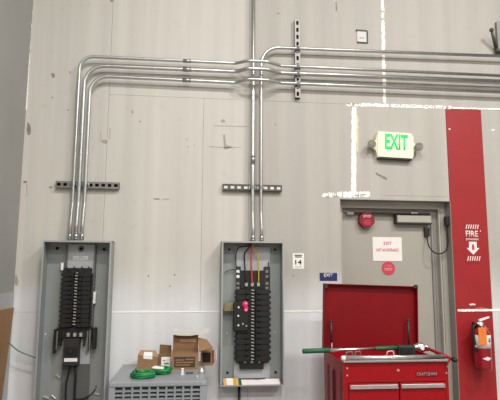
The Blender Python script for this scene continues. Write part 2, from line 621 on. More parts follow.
# the plywood sheet against the side wall
pz = az(11, 307.5, -0.05)
tp = MB()
yb, yt = -0.32, -0.05
tp.hull([(XL + 0.008 + dx, y, z) for dx in (0, 0.02) for y, z in ((yb, 0.0), (yt, pz), (-1.6, pz), (-1.9, 0.0))])
tag(tp.build('plywood_sheet', M['ply']), 'brown plywood sheet leaning in the corner at the far left edge', 'board')

# ------------------------------------------------------------------ the door
RD = 0.10                                    # the frame stands this far back in the opening
door = struct(thing('door_1', (OX0, RD, 0), 'grey painted steel exit door in a recess behind the tool chest', 'door'))
FW = 0.062
fr = MB()
fr.box(OX0, OX0 + 0.045, RD, RD + 0.14, 0, OZ - FW)
fr.box(OX1 - 0.004 - FW, OX1, RD, RD + 0.14, 0, OZ - FW)
fr.box(OX0, OX1 - .004, RD, RD + 0.14, OZ - FW, OZ - .004)
frame = fr.build('door_frame', M['frame'], door)
LX0, LX1 = OX0 + 0.045, OX1 - 0.004 - FW
LZ = OZ - FW
st = MB()
st.box(LX1 - 0.052, LX1, RD + 0.045, RD + 0.13, 0, LZ)
st.box(LX0, LX1 - 0.052, RD + 0.045, RD + 0.13, LZ - 0.035, LZ)
st.box(LX1 - 0.030, LX1 - 0.022, RD + 0.039, RD + 0.0455, 0, LZ - .002)
st.build('door_stop', M['frame_dark'], door)
rv = MB()
rv.box(OX1 - 0.004, OX1 + 0.001, -0.002, RD, 0, OZ)
rv.box(OX0, OX1, -0.001, RD, OZ - 0.004, OZ + 0.0)
rv.build('reveal_lining', M['frame_dark'], door)
gs = MB()
gs.box(LX1 + 0.012, LX1 + 0.020, RD - 0.004, RD, 0, LZ)
gs.build('frame_seam', M['frame_dark'], door)
DY = RD + 0.062
leaf = MB().box(LX0 + 0.003, LX1 - 0.045, DY, DY + 0.045, 0.01, LZ - 0.02, 0.002).build('door_leaf', M['door'], door)
# closer on the leaf, its track and arm
cx0, cx1 = ax(396, 218, DY - 0.06), ax(431.5, 218, DY - 0.06)
cz0, cz1 = az(415, 224.0, DY - 0.06), az(415, 214.2, DY - 0.06)
cl = MB().box(cx0 + .012, cx1, DY - 0.06, DY, cz0 + .012, cz1 - 0.012, 0.004).build('door_closer', M['closer'], door)
MB().box(cx0, cx0 + 0.012, DY - 0.062, DY, cz0, cz1, 0.003).box(cx0, cx1, DY - 0.063, DY, cz0, cz0 + 0.012, 0.002).build('end_cap', M['bronze'], cl)  # dark end border; its lower strip is the shadow under the closer, painted
MB().box(ax(349, 212, DY - .05), cx1, DY - 0.045, DY - 0.02, cz1 + 0.000, cz1 + 0.016, 0.002).build('closer_arm', M['bronze'], cl)
MB().box(ax(411, 212, DY - .06), ax(418, 212, DY - .06), DY - 0.062, DY - 0.03, cz1 + 0.004, cz1 + 0.020, 0.002).build('arm_block', M['closer'], cl)
MB().box(ax(347, 214, DY - .05), ax(354, 214, DY - .05), DY - 0.05, DY, cz1 - 0.012, cz1 + 0.012, 0.004).build('arm_shoe', M['closer'], cl)
# flexible door cord
yk = DY - 0.02
dc = thing('door_cord', at(427, 232, yk), 'black flexible door cord looping from the grey door to its frame', 'cord')
p = at(427, 231.5, yk)
MB().box(p.x - 0.024, p.x + 0.022, yk - 0.012, DY, p.z - 0.045, p.z + 0.035, 0.006, 2).build('end_box', M['black'], dc)
q = Vector((OX1 - .016, .045, at(449, 221, .045).z))
MB().box(q.x - 0.016, q.x + 0.012, .020, .075, q.z - 0.042, q.z + 0.042, 0.006, 2).build('end_box', M['black'], dc)
path = [at(427, 236, yk - .004), at(428.5, 245, 0.10), at(433, 251.5, 0.06), at(439, 253.8, 0.05), at(445.5, 251, 0.055), Vector((q.x + .001, .048, q.z - .19)), Vector((q.x, .048, q.z - .10)), Vector((q.x, .048, q.z - .035))]
MB().tube(smooth_path(path, 6), 0.0062, 8).build('cable', M['rubber'], dc)

# signs on the door
ys = DY - 0.001
c = at(367.3, 219.6, ys - .06)
so = thing('stop_sign', c, 'red octagonal stop alarm mounted high on the grey door', 'sign')
MB().disc(c.x, c.z, 0.074, ys - 0.056, ys, 8, PI / 8).build('body', M['red_sign'], so)
MB().disc(c.x, c.z, 0.060, ys - 0.060, ys - 0.056, 8, PI / 8).build('face_plate', M['red_sign'], so)
lettering('STOP', c.x - 0.035, c.x + 0.035, c.z + 0.018, c.z + 0.040, ys - 0.060, M['white_print'], so)
for k, (w, z) in enumerate(((0.030, -0.008), (0.040, -0.026), (0.032, -0.040))):
    MB().box(c.x - w, c.x + w, ys - 0.061, ys - 0.060, c.z + z - 0.004, c.z + z + 0.004).build('print_line', M['red_sticker'], so)
a, b = at(372.3, 237.0, ys), at(402.2, 261.2, ys)
ps = thing('paper_notice', Vector(((a.x + b.x) / 2, ys, b.z)), 'white laminated notice with red print taped to the grey door', 'notice')
MB().box(a.x, b.x, ys - 0.003, ys, b.z, a.z).build('sheet', M['paper'], ps)
W_, H_ = b.x - a.x, a.z - b.z
lettering('EXIT', a.x + .38 * W_, a.x + .65 * W_, b.z + .68 * H_, b.z + .81 * H_, ys - 0.003, M['red_print'], ps)
lettering('NOT AN ENTRANCE', a.x + .13 * W_, a.x + .88 * W_, b.z + .40 * H_, b.z + .53 * H_, ys - 0.003, M['red_print'], ps)
c = at(388.3, 268.4, ys)
rs = thing('round_sticker', c, 'round red stop sticker below the white notice on the door', 'sticker')
MB().disc(c.x, c.z, 0.061, ys - 0.002, ys, 28).build('disc', M['red_sticker'], rs)
lettering('STOP', c.x - 0.033, c.x + 0.033, c.z + 0.012, c.z + 0.030, ys - 0.002, M['pink_print'], rs)
for w, z in ((0.040, 0.000), (0.036, -0.014)):
    MB().box(c.x - w, c.x + w, ys - 0.0025, ys - 0.002, c.z + z - 0.003, c.z + z + 0.003).build('print_line', M['pink_print'], rs)

# ------------------------------------------------------------------ conduits
CY = -0.062
SAD = -0.135


def conduit(label, path, r, fillets, sleeves=(), connectors=()):
    t = thing('conduit', path[0], label, 'conduit', 'galvanised conduits on the wall')
    MB().tube(arc_path(path, fillets), r, 14).build('pipe', M['emt'], t)
    for c_, d_ in sleeves:
        c_, d_ = Vector(c_), Vector(d_).normalized()
        MB().tube([c_ - d_ * .035, c_ + d_ * .035], r * 1.22, 14).tube([c_ - d_ * .004, c_ + d_ * .004], r * 1.34, 14).build('coupling', M['fitting'], t)
    for c_ in connectors:
        c_ = Vector(c_)
        MB().tube([c_, c_ + Vector((0, 0, .05))], r * 1.18, 14).tube([c_, c_ + Vector((0, 0, .013))], r * 1.24, 8).build('connector', M['fitting'], t)
    return t


zp1 = az(77, 239.5, -0.075)                    # top of the left enclosure
zp2 = az(253, 240.8, -0.075)


def left_run(label, xpx, r, yl, yr0, yr1, ys_, fil, wob):
    xv = ax(xpx, 150, CY)
    zA, zB = az(112, yl, CY), az(238, ys_, CY)
    zC, zD = az(297, yr0, CY), az(500, yr1, CY)
    zmid = (zB + zC) / 2
    p = [(xv + wob, -0.078, zp1), (xv + wob, -0.078, zp1 + 0.12), (xv, CY, zp1 + 0.30), (xv, CY, zA), (ax(236, ys_, CY), CY, zB),
         (ax(247, ys_, CY), SAD, zmid), (ax(266, ys_, CY), SAD, zmid), (ax(281, ys_, CY), CY, zC), (ax(540, yr1, CY), CY, zD + (zD - zC) * .18)]
    xs = ax(187, 70, CY)
    f = (xs - xv) / (p[4][0] - xv)
    return conduit(label, p, r, [.2, .2, fil, .08, .08, .08, .08], [((xs, CY, zA + (zB - zA) * f), (1, 0, 0))], [p[0]])


left_run('thin outermost conduit rising from the left electrical panel, topmost of its three horizontal runs', 75.3, 0.0132, 57.6, 66.6, 75.6, 63.4, .115, -.004)
left_run('middle conduit of the three rising from the left electrical panel, bending right', 81.0, 0.0165, 66.4, 73.6, 81.2, 71.8, .165, -.002)
left_run('innermost conduit of the three rising from the left electrical panel, lowest horizontal run', 87.0, 0.0150, 76.6, 83.6, 92.0, 82.8, .150, -.004)
xv = ax(253.0, 120, CY)
conduit('straight upright conduit running from the middle electrical panel out of the frame top',
        [(xv + .002, -0.078, zp2), (xv + .002, -.078, zp2 + .10), (xv, CY, zp2 + .24), (xv, CY, ZT - .01)], 0.0165, .2, [((xv, CY, az(253, 160, CY)), (0, 0, 1))], [(xv + .002, -0.078, zp2)])
xv = ax(261.2, 120, CY)
z0, z1 = az(297, 48.2, CY), az(500, 56.0, CY)
conduit('conduit rising from the middle electrical panel and bending right above the others',
        [(xv + .004, -0.078, zp2), (xv + .004, -.078, zp2 + .10), (xv, CY, zp2 + .24), (xv, CY, z0 - .006), (ax(540, 56, CY), CY, z1 + (z1 - z0) * .18)], 0.0140, [.2, .2, .16], [], [(xv + .004, -0.078, zp2)])

# ------------------------------------------------------------------ strut channels
def strut(label, x0, x1, z0, z1, vertical, m, bright_slots, clamps, nslot):
    t = thing('strut_channel', ((x0 + x1) / 2, 0, (z0 + z1) / 2), label, 'strut')
    D0 = -0.041
    mb = MB()
    bx = (lambda a0, a1, b0, b1, y0, y1: mb.box(b0, b1, y0, y1, a0, a1)) if vertical else (lambda a0, a1, b0, b1, y0, y1: mb.box(a0, a1, y0, y1, b0, b1))
    if vertical:
        A0, A1, B0, B1 = z0, z1, x0, x1
    else:
        A0, A1, B0, B1 = x0, x1, z0, z1
    th = 0.003
    h = B1 - B0
    face = D0
    for b0, b1 in ((B0, B0 + th), (B1 - th, B1)):
        bx(A0, A1, b0, b1, D0, 0)
    s0, s1 = B0 + h * .28, B1 - h * .28
    bx(A0, A1, B0 + th, s0, face, face + th)
    bx(A0, A1, s1, B1 - th, face, face + th)
    pitch = (A1 - A0) / nslot
    for k in range(nslot + 1):
        c_ = A0 + pitch * k
        bx(max(A0, c_ - pitch * .21), min(A1, c_ + pitch * .21), s0, s1, face, face + th)
    mb.build('channel', m, t)
    mb = MB()
    ya_ = D0 + .005 if bright_slots else -.012
    (mb.box(B0 + th, B1 - th, ya_, -.004, A0, A1) if vertical else mb.box(A0, A1, ya_, -.004, B0 + th, B1 - th)).build('slot_insert', M['white'] if bright_slots else M['cavity'], t)  # added insert: white to brighten the slots, near-black for shade in them
    for (c_, r) in clamps:
        mb = MB()
        r2 = r + .004
        if vertical:
            pts = [(0, D0 - .001, c_ - r2 - .012), (0, D0 - .003, c_ - r2), (0, CY, c_ - r2), (0, CY - r2 * .7, c_ - r2 * .7), (0, CY - r2, c_), (0, CY - r2 * .7, c_ + r2 * .7), (0, CY, c_ + r2), (0, D0 - .003, c_ + r2), (0, D0 - .001, c_ + r2 + .012)]
            xm = (x0 + x1) / 2
            for a_, b_ in zip(pts, pts[1:]):
                mb.hull([(xm + s * .013, a_[1], a_[2]) for s in (-1, 1)] + [(xm + s * .013, b_[1], b_[2]) for s in (-1, 1)] + [(xm + s * .013, a_[1] - .002, a_[2]) for s in (-1, 1)] + [(xm + s * .013, b_[1] - .002, b_[2]) for s in (-1, 1)])
            mb.ball((xm, D0 - .008, c_ + r2 + .010), .006)
        else:
            pts = [(c_ - r2 - .012, D0 - .001), (c_ - r2, D0 - .003), (c_ - r2, CY), (c_ - r2 * .7, CY - r2 * .7), (c_, CY - r2), (c_ + r2 * .7, CY - r2 * .7), (c_ + r2, CY), (c_ + r2, D0 - .003), (c_ + r2 + .012, D0 - .001)]
            zm = (z0 + z1) / 2
            for a_, b_ in zip(pts, pts[1:]):
                mb.hull([(a_[0], a_[1], zm + s * .013) for s in (-1, 1)] + [(b_[0], b_[1], zm + s * .013) for s in (-1, 1)] + [(a_[0], a_[1] - .002, zm + s * .013) for s in (-1, 1)] + [(b_[0], b_[1] - .002, zm + s * .013) for s in (-1, 1)])
            mb.ball((c_ + r2 + .008, D0 - .008, zm), .006)
        mb.build('clamp', M['fitting'], t)
    return t


strut('short slotted strut channel behind the three conduits above the left electrical panel', ax(55.5, 185, -.04), ax(119, 185, -.04), az(87, 188.2, -.04), az(87, 181.6, -.04), False, M['strut'], False,
      [(ax(75.3, 150, CY), .0132), (ax(81, 150, CY), .0165), (ax(87, 150, CY), .015)], 10)
strut('short slotted strut channel behind the two conduits above the middle electrical panel', ax(222.5, 187, -.04), ax(282, 187, -.04), az(250, 190.6, -.04), az(250, 184.4, -.04), False, M['strut_dark'], True,
      [(ax(253, 120, CY), .0165), (ax(261.2, 120, CY), .014)], 9)
strut('upright slotted strut channel behind the four horizontal conduits', ax(295.0, 58, -.04), ax(300.2, 58, -.04), az(297, 97.5, -.04), az(297, 19.5, -.04), True, M['strut'], False,
      [(az(297, 48.2, CY), .014), (az(297, 66.6, CY), .0132), (az(297, 73.6, CY), .0165), (az(297, 83.6, CY), .015)], 11)

# bracket cut by the right edge
b0, b1 = at(491.5, 30, -.10), at(496.5, 50, -.02)
wbk = thing('wall_bracket', (b1.x + .05, 0, b1.z), 'dark steel arm bracket at the top right edge above the conduits', 'bracket')
MB().tube([b0, b1], [.012, .017], 8).ball(b0, .020).build('arm', M['strut_dark'], wbk)
MB().box(b1.x + .012, b1.x + .075, -.03, 0, b1.z - .03, az(500, 23, 0), .004).build('wall_plate', M['strut'], wbk)
MB().tube([(b1.x - .02, -.035, b1.z - .01), (b1.x + .09, -.035, b1.z - .02)], .019, 10).build('pivot_pin', M['strut_dark'], wbk)

# small wall plate
a, b = at(355.8, 29.2, -.01), at(368.2, 43.0, -.01)
wp = thing('wall_plate', ((a.x + b.x) / 2, 0, b.z), 'small square white plate with dark broken edge high above the exit sign', 'plate')
MB().box(a.x + .012, b.x - .012, -.008, 0, b.z + .008, a.z - .014, .002).build('cover', M['wall_grey'], wp)
MB().prism([(a.x + .004, a.z), (b.x - .01, a.z - .002), (b.x + .002, a.z - .012), (b.x, b.z), (a.x + .012, b.z), (a.x + .012, b.z + .012), (a.x + .02, b.z + .008), (b.x - .014, b.z + .008), (b.x - .014, a.z - .018), (a.x + .004, a.z - .016)], -.010, 0).build('edge_trim', M['bronze'], wp)
MB().box(a.x + .032, b.x - .034, -.0088, -.008, b.z + .042, b.z + .050).build('print_line', M['grey_print'], wp)

# ------------------------------------------------------------------ exit sign
EY = -0.055
a, b = at(377.6, 131.8, EY), at(413.2, 158.4, EY)
ec = ((a.x + b.x) / 2, 0, (a.z + b.z) / 2)
ex = thing('exit_sign', ec, 'lit cream exit sign with green letters and two emergency lamps above the door', 'sign')
chm = .022
poly = [(a.x + .004, a.z), (b.x - chm * .5, a.z), (b.x + .012, a.z - .035), (b.x + .012, b.z + .05), (b.x, b.z), (a.x, b.z), (a.x - .012, b.z + .05), (a.x - .012, a.z - .06)]
MB().prism(poly, EY + .01, 0).build('housing', M['cream'], ex)
face = MB().prism([(a.x, a.z), (b.x - .012, a.z), (b.x + .008, a.z - .03), (b.x + .008, b.z + .035), (b.x - .005, b.z + .004), (a.x + .004, b.z + .004), (a.x, b.z + .04)], EY, EY + .012).build('face_plate', M['cream'], ex)
w, h = b.x - a.x, a.z - b.z
lettering('EXIT', a.x + .20 * w, a.x + .86 * w, b.z + .32 * h, b.z + .93 * h, EY, M['green_led'], ex, bold=.03)
MB().box(a.x + .008, b.x - .004, EY + .006, -.004, b.z - .012, b.z + .002, .003).build('dark_underside', M['bronze'], ex)  # dark strip along the underside of the sign
for s, px, py in ((-1, 371.2, 144.8), (1, 418.0, 146.2)):
    hc = at(px, py, EY - .005)
    lm = MB().tube([hc + Vector((0, -.026, -.003)), hc + Vector((0, -.018, -.003)), hc + Vector((0, .006, 0)), hc + Vector((0, .034, .002))], [.037, .038, .031, .014], 16).build('lamp_head', M['lamp_shell'], ex)
    MB().tube([hc + Vector((0, -.030, -.003)), hc + Vector((0, -.024, -.003))], [.024, .024], 14).build('lens', M['lamp_lens'], lm)
    xe = a.x - .008 if s < 0 else b.x + .010
    MB().hull([(x_, y_, hc.z + z_) for y_ in (EY + .012, EY + .040) for x_, z_ in ((xe, .048), (xe, -.050), (hc.x - s * .012, .022), (hc.x - s * .012, -.020))]).build('lamp_bracket', M['cream'], ex)
ex.rotation_euler = (0, math.radians(1.6), 0)

# small signs on the wall
a, b = at(292.6, 253.2, 0), at(304.0, 268.8, 0)
ls = thing('number_label', ((a.x + b.x) / 2, 0, b.z), 'white label numbered 14 on the wall right of the middle electrical panel', 'label')
MB().box(a.x, b.x, -.002, 0, b.z, a.z).build('plate', M['white'], ls)
w, h = b.x - a.x, a.z - b.z
for z, ww in ((.87, .34), (.76, .30)):
    MB().box(a.x + (.5 - ww) * w, a.x + (.5 + ww) * w, -.0026, -.002, b.z + (z - .035) * h, b.z + (z + .035) * h).build('print_line', M['black_print'], ls)
lettering('14', a.x + .22 * w, a.x + .80 * w, b.z + .27 * h, b.z + .58 * h, -.002, M['black_print'], ls, bold=.02)
MB().box(a.x + .2 * w, a.x + .8 * w, -.0026, -.002, b.z + .10 * h, b.z + .14 * h).build('print_line', M['grey_print'], ls)
a, b = at(319.6, 272.8, 0), at(337.2, 280.8, 0)
bs = thing('exit_label', ((a.x + b.x) / 2, 0, b.z), 'small blue plate with white exit lettering beside the door', 'sign')
MB().box(a.x, b.x, -.004, 0, b.z, a.z, .001).build('plate', M['blue'], bs)
w, h = b.x - a.x, a.z - b.z
lettering('EXIT', a.x + .24 * w, a.x + .76 * w, b.z + .48 * h, b.z + .90 * h, -.004, M['white'], bs)

# fire extinguisher sign
FC = at(473, 243, 0)
k = 1 / 116.0
a, b = at(463.6, 222.5, 0), at(482.2, 263.5, 0)
fs = thing('fire_sign', ((a.x + b.x) / 2, 0, b.z), 'red and white fire extinguisher sign with down arrow on the red wall band', 'sign')
x0, x1, z0, z1 = a.x, b.x - .004, b.z, a.z
MB().box(x0, x1, -.002, 0, z0, z1).build('sheet', M['red_wall'], fs)
w, h = x1 - x0, z1 - z0


def fz(py):
    return az(473, py, 0)


for (ya, yb_) in ((224.6, 228.9), (256.2, 260.8)):
    for i in range(6):
        xa = x0 + (.10 + i * .142) * w
        MB().prism([(xa, fz(yb_)), (xa + .052 * w, fz(yb_)), (xa + .125 * w, fz(ya)), (xa + .068 * w, fz(ya))], -.0028, -.002).build('stripe', M['white_print'], fs)
lettering('FIRE', x0 + .09 * w, x0 + .86 * w, fz(236.8), fz(230.8), -.002, M['white_print'], fs, bold=.018)
lettering('EXTINGUISHER', x0 + .09 * w, x0 + .88 * w, fz(240.4), fz(238.4), -.002, M['white_print'], fs)
xm = x0 + .50 * w
MB().prism([(xm - .24 * w, fz(241.8)), (xm + .24 * w, fz(241.8)), (xm + .24 * w, fz(248.0)), (xm + .40 * w, fz(248.0)), (xm, fz(254.8)), (xm - .40 * w, fz(248.0)), (xm - .24 * w, fz(248.0))], -.0028, -.002).build('arrow', M['white_print'], fs)
MB().prism([(xm - .007, fz(244.2)), (xm + .007, fz(244.2)), (xm + .012, fz(246)), (xm + .012, fz(250)), (xm - .012, fz(250)), (xm - .012, fz(246))], -.0034, -.0028).build('pictogram', M['red_print'], fs)

# ------------------------------------------------------------------ fire extinguisher
XY = -0.105
bc = at(483.4, 370.0, XY)
fe = thing('fire_extinguisher', (bc.x, XY, bc.z), 'red fire extinguisher with orange tag hung on the red wall band', 'extinguisher')
R = .071
zn = az(483, 334, XY)                       # shoulder
hb = zn - bc.z
MB().lathe((bc.x, XY, bc.z), [(R * .55, 0), (R * .86, .003), (R * .97, .012), (R, .03), (R, hb - .02), (R * .94, hb + .012), (R * .75, hb + .035), (R * .45, hb + .052), (.022, hb + .060), (.022, hb + .075)], 28).build('cylinder', M['ext_red'], fe)
zv = bc.z + hb + .070
vx = bc.x - .004
MB().tube([(vx, XY, zv - .004), (vx, XY, zv + .03)], .020, 12).tube([(vx - .045, XY - .006, zv + .016), (vx + .02, XY - .006, zv + .016)], .012, 10).build('valve', M['silver'], fe)
MB().hull([(vx + dx, XY + dy, zv + dz) for dx, dz in ((-.012, .034), (.075, .062), (.078, .074), (-.012, .050)) for dy in (-.012, .012)]).build('lever', M['white'], fe)
MB().hull([(vx + dx, XY + dy, zv + dz) for dx, dz in ((0, .010), (.06, -.036), (.064, -.026), (.004, .022)) for dy in (-.009, .009)]).build('carry_handle', M['fitting'], fe)
MB().disc(vx - .012, zv + .012, .014, XY - .032, XY - .020, 16).build('gauge', M['white'], fe)
hx = bc.x - R - .008
MB().tube(smooth_path([(vx - .04, XY - .012, zv + .016), (hx - .004, XY - .03, zv - .005), (hx - .010, XY - .03, zv - .07), (hx, XY - .03, zv - .16), (hx + .004, XY - .03, bc.z + .20)], 6), .0105, 10).build('hose', M['rubber'], fe)
MB().tube([(hx + .004, XY - .03, bc.z + .205), (hx + .006, XY - .032, bc.z + .16)], [.012, .016], 10).build('nozzle', M['black2'], fe)
MB().tube([(hx + .003, XY - .045, bc.z + .20), (hx + .003, XY - .034, bc.z + .20)], .010, 10).build('nozzle_clip', M['silver'], fe)


def wrap(name, a0, a1, z0, z1, m, rr):
    """a curved sheet on the cylinder; angles in degrees, -90 faces the hall"""
    mb = MB()
    n = 10
    ring = []
    for i in range(n + 1):
        an = math.radians(a0 + (a1 - a0) * i / n)
        ring.append([mb.bm.verts.new((bc.x + r_ * math.cos(an), XY + r_ * math.sin(an), z)) for r_, z in ((rr, z0), (rr, z1), (R - .001, z1), (R - .001, z0))])
    for p_, q_ in zip(ring, ring[1:]):
        for i in range(4):
            f = mb.bm.faces.new((p_[i], q_[i], q_[(i + 1) % 4], p_[(i + 1) % 4]))
            f.smooth = i == 0
    mb.bm.faces.new(list(reversed(ring[0])))
    mb.bm.faces.new(ring[-1])
    return mb.build(name, m, fe)


wrap('label', -165, -42, az(483, 348.6, XY - R), az(483, 335.5, XY - R), M['white'], R + .0012)
wrap('label_print', -76, -56, az(483, 342.5, XY - R), az(483, 338.0, XY - R), M['grey_print'], R + .0018)
t0_, t1_ = at(478.2, 327.5, XY - R - .006), at(487.2, 344.8, XY - R - .006)
tg = MB().box(t0_.x, t1_.x, t0_.y, t0_.y + .0015, t1_.z, t0_.z).build('inspection_tag', M['orange'], fe)
MB().box(t0_.x + .028, t0_.x + .034, t0_.y - .001, t0_.y, t0_.z - .04, t0_.z - .034).build('tag_eyelet', M['black_print'], tg)
MB().tube([(t0_.x + .03, t0_.y, t0_.z - .002), (vx, XY - .02, zv + .015)], .0012, 6).build('tag_string', M['white'], tg)
dz = az(487.5, 358.8, XY - R)
dmd = MB()
an0, an1, an2 = math.radians(-121), math.radians(-87), math.radians(-53)
rr = R + .0012
dmd.hull([(bc.x + r_ * math.cos(an), XY + r_ * math.sin(an), z) for r_ in (rr, R - .002) for an, z in ((an0, dz), (math.radians(-104), dz + .008), (math.radians(-104), dz - .008), (an1, dz + .016), (an1, dz - .016), (math.radians(-70), dz + .008), (math.radians(-70), dz - .008), (an2, dz))]).build('emblem', M['white_print'], fe)
MB().box(bc.x - .02, bc.x + .02, XY + R - .004, 0, zv - .19, zv + .02).box(bc.x - .025, bc.x + .025, XY, 0, zv - .012, zv - .004).build('wall_hook', M['ext_dark'], fe)

# ------------------------------------------------------------------ electrical panels
FRONT = -0.150


def enclosure(t, x0, x1, z0, z1, lip, lip_low=None):
    lip_low = lip if lip_low is None else lip_low
    th = .006
    MB().box(x0, x1, -.008, -.002, z0, z1).build('back_plate', M['box_grey'], t)
    MB().box(x0, x0 + th, FRONT, -.002, z0, z1).box(x1 - th, x1, FRONT, -.002, z0, z1).build('side_wall', M['box_grey'], t)
    MB().box(x0, x1, FRONT, -.002, z1 - th, z1).box(x0, x1, FRONT, -.002, z0, z0 + th).build('end_wall', M['box_grey'], t)
    rim = MB()
    rim.box(x0, x0 + lip, FRONT - .003, FRONT + .001, z0, z1)
    rim.box(x1 - lip, x1, FRONT - .003, FRONT + .001, z0, z1)
    rim.box(x0 + lip, x1 - lip, FRONT - .003, FRONT + .001, z1 - lip, z1)
    rim.box(x0 + lip, x1 - lip, FRONT - .003, FRONT + .001, z0, z0 + lip_low)
    rim.build('rim', M['box_lip'], t)


def breaker_master(w, h, flip):
    """one breaker: stepped body, recessed rocker, terminal nose; nose towards -x unless flipped"""
    s = -1 if flip else 1
    mb = MB()
    mb.box(-w / 2, w / 2, -.045, 0, -h * .47, h * .47, .0015)
    mb.box(min(s * w * .12, s * w * .40), max(s * w * .12, s * w * .40), -.058, -.044, -h * .28, h * .28, .001)
    mb.box(min(-s * w * .62, -s * w * .45), max(-s * w * .62, -s * w * .45), -.036, -.002, -h * .26, h * .26, .002)
    return mb


# ---- middle panel
p2a, p2b = at(222.0, 241.0, FRONT), at(284.4, 385.5, FRONT)
x0, x1, z0, z1 = p2a.x, p2b.x, p2b.z, p2a.z
P2 = thing('electrical_panel', ((x0 + x1) / 2, 0, z0), 'open grey electrical panel in the middle with red and yellow wires', 'electrical panel')
enclosure(P2, x0, x1, z0, z1, .012, .007)
BY = -0.045


def X2(px, Y=BY):
    return ax(px, 315, Y)


def Z2(py, Y=BY):
    return az(252, py, Y)


MB().box(X2(234.5), X2(270), -.030, -.008, Z2(378.5), Z2(247)).build('mounting_pan', M['pan_light'], P2)
MB().box(X2(240.5), X2(264), -.052, -.030, Z2(289), Z2(270.5), .002).build('main_lug_block', M['black'], P2)
MB().box(X2(240), X2(263.5), -.060, -.030, Z2(369.0), Z2(360.5), .003).build('lower_lug_block', M['black'], P2)
MB().box(X2(236.8), X2(268.8), -.044, -.030, Z2(363), Z2(282)).build('bus_support', M['black2'], P2)
n2 = 13
zt2, zb2 = Z2(289), Z2(361)
h2 = (zt2 - zb2) / n2
wl_, wr_ = X2(250) - X2(236.2), X2(268.8) - X2(255)
mL = breaker_master(wl_, h2, False).build('breaker', M['black'], P2)
mR = breaker_master(wr_, h2, True).build('breaker', M['black'], P2)
for m_, cx in ((mL, (X2(236.2) + X2(250)) / 2), (mR, (X2(255) + X2(268.8)) / 2)):
    me = m_.data
    off = root_loc(P2)
    for v in me.vertices:
        v.co += off                      # the copy's mesh sits round its own origin
    for i in range(n2):
        loc = Vector((cx, -.040, zt2 - h2 * (i + .5)))
        if i == 0:
            m_.location = loc - off
        else:
            piece(m_, P2, loc)
bus = None
for i in range(2 * n2 - 4):
    z = zt2 + .004 - (zt2 - zb2) * (i + .5) / (2 * n2 - 4)
    if bus is None:
        mb = MB().hull([(-.011, -.012, -.002), (-.011, -.012, .006), (.011, -.012, -.006), (.011, -.012, .002), (-.011, 0, -.002), (-.011, 0, .006), (.011, 0, -.006), (.011, 0, .002)])
        bus = mb.build('bus_stab', M['silver'], P2)
        for v in bus.data.vertices:
            v.co += root_loc(P2)
        bus.location = Vector((X2(252.5), -.050, z)) - root_loc(P2)
    else:
        piece(bus, P2, (X2(252.5), -.050, z))
for px in (246.3, 252.2, 258.3):
    c = at(px, 284.5, -.06)
    MB().box(c.x - .012, c.x + .012, -.072, -.050, c.z - .016, c.z + .016, .003).disc(c.x, c.z - .002, .007, -.076, -.071, 12).build('lug', M['silver'], P2)
for px in (245.0, 251.8, 259.3):
    c = at(px, 361.5, -.06)
    MB().hull([(c.x - .012, -.066, c.z - .010), (c.x + .012, -.066, c.z - .010), (c.x, -.066, c.z + .012), (c.x - .012, -.058, c.z - .010), (c.x + .012, -.058, c.z - .010), (c.x, -.058, c.z + .012)]).build('lug', M['fitting'], P2)
# neutral bars either side of the lugs
for xa, xb in ((235.4, 240.4), (263.8, 270.0)):
    bar = MB().box(X2(xa), X2(xb), -.050, -.030, Z2(290), Z2(266.5), .002).build('neutral_bar', M['black2'], P2)
    for py in (271.5, 276.5, 283.5, 288):
        c = at((xa + xb) / 2, py, -.05)
        MB().box(c.x - .014, c.x + .013, -.058, -.049, c.z - .013, c.z + .012, .003).build('terminal', M['paper'] if py < 280 and xa < 250 else M['strut'], bar)
top = Vector((X2(251.3), -.07, z1 - .012))


def wire(parent, pts, r, m, name='wire', lead=0.03):
    MB().tube(smooth_path(pts, 6), r, 8).build(name, m, parent)


wire(P2, [top + Vector((-.006, 0, 0)), at(248, 249, -.07), at(244.5, 254, -.06), at(244.8, 266, -.055), at(246.2, 283, -.070)], .0058, M['rubber'])
wire(P2, [top + Vector((.001, 0, 0)), at(251.4, 250, -.075), at(251.2, 262, -.07), at(251.6, 273, -.068), at(252.2, 283, -.072)], .0066, M['red_wire'])
wire(P2, [top + Vector((.006, 0, 0)), at(253.5, 248.5, -.075), at(257, 254, -.07), at(258.6, 264, -.065), at(258.6, 283, -.072)], .0050, M['yellow_wire'])
wire(P2, [top + Vector((-.004, .01, 0)), at(246, 245.8, -.06), at(238.5, 248, -.05), at(236.0, 254, -.045), at(236.3, 268, -.045), at(237.5, 273, -.056)], .0042, M['rubber'])
wire(P2, [at(224.5, 272.5, -.03), at(229, 270.5, -.03), at(233, 269.5, -.03), at(236, 271, -.05)], .003, M['rubber'])
wire(P2, [at(268.5, 262, -.04), at(268.8, 268, -.045), at(268.5, 280, -.05)], .004, M['rubber'])
# the larger tagged breaker on the left row
c0, c1 = at(233.2, 302.0, -.085), at(248.0, 330.5, -.085)
big = MB().box(c0.x, c1.x, -.110, -.085, c1.z, c0.z, .004).build('tagged_breaker', M['black'], P2)
for px, py in ((238.8, 307.5), (238.4, 316), (238.5, 325.5), (243, 324), (246.5, 326)):
    c = at(px, py, -.112)
    MB().box(c.x - .008, c.x + .006, -.116, -.109, c.z - .006, c.z + .008, .002).build('screw_head', M['silver'] if px > 240 else M['white'], big)
c = at(245.2, 304.5, -.118)
MB().ball(c, .026, (1.0, .4, 1.05)).ball(c + Vector((.006, 0, -.035)), .022, (.9, .4, 1.3)).build('lockout_tag', M['pink'], big)
for dz_, rr_ in ((.006, .010), (-.045, .012)):
    MB().ball(c + Vector((.006, -.008, dz_)), rr_, (1.0, .5, .8)).build('tag_print', M['pink_pale'], big)
c0, c1 = at(223.8, 303.0, -.06), at(234.0, 311.2, -.06)
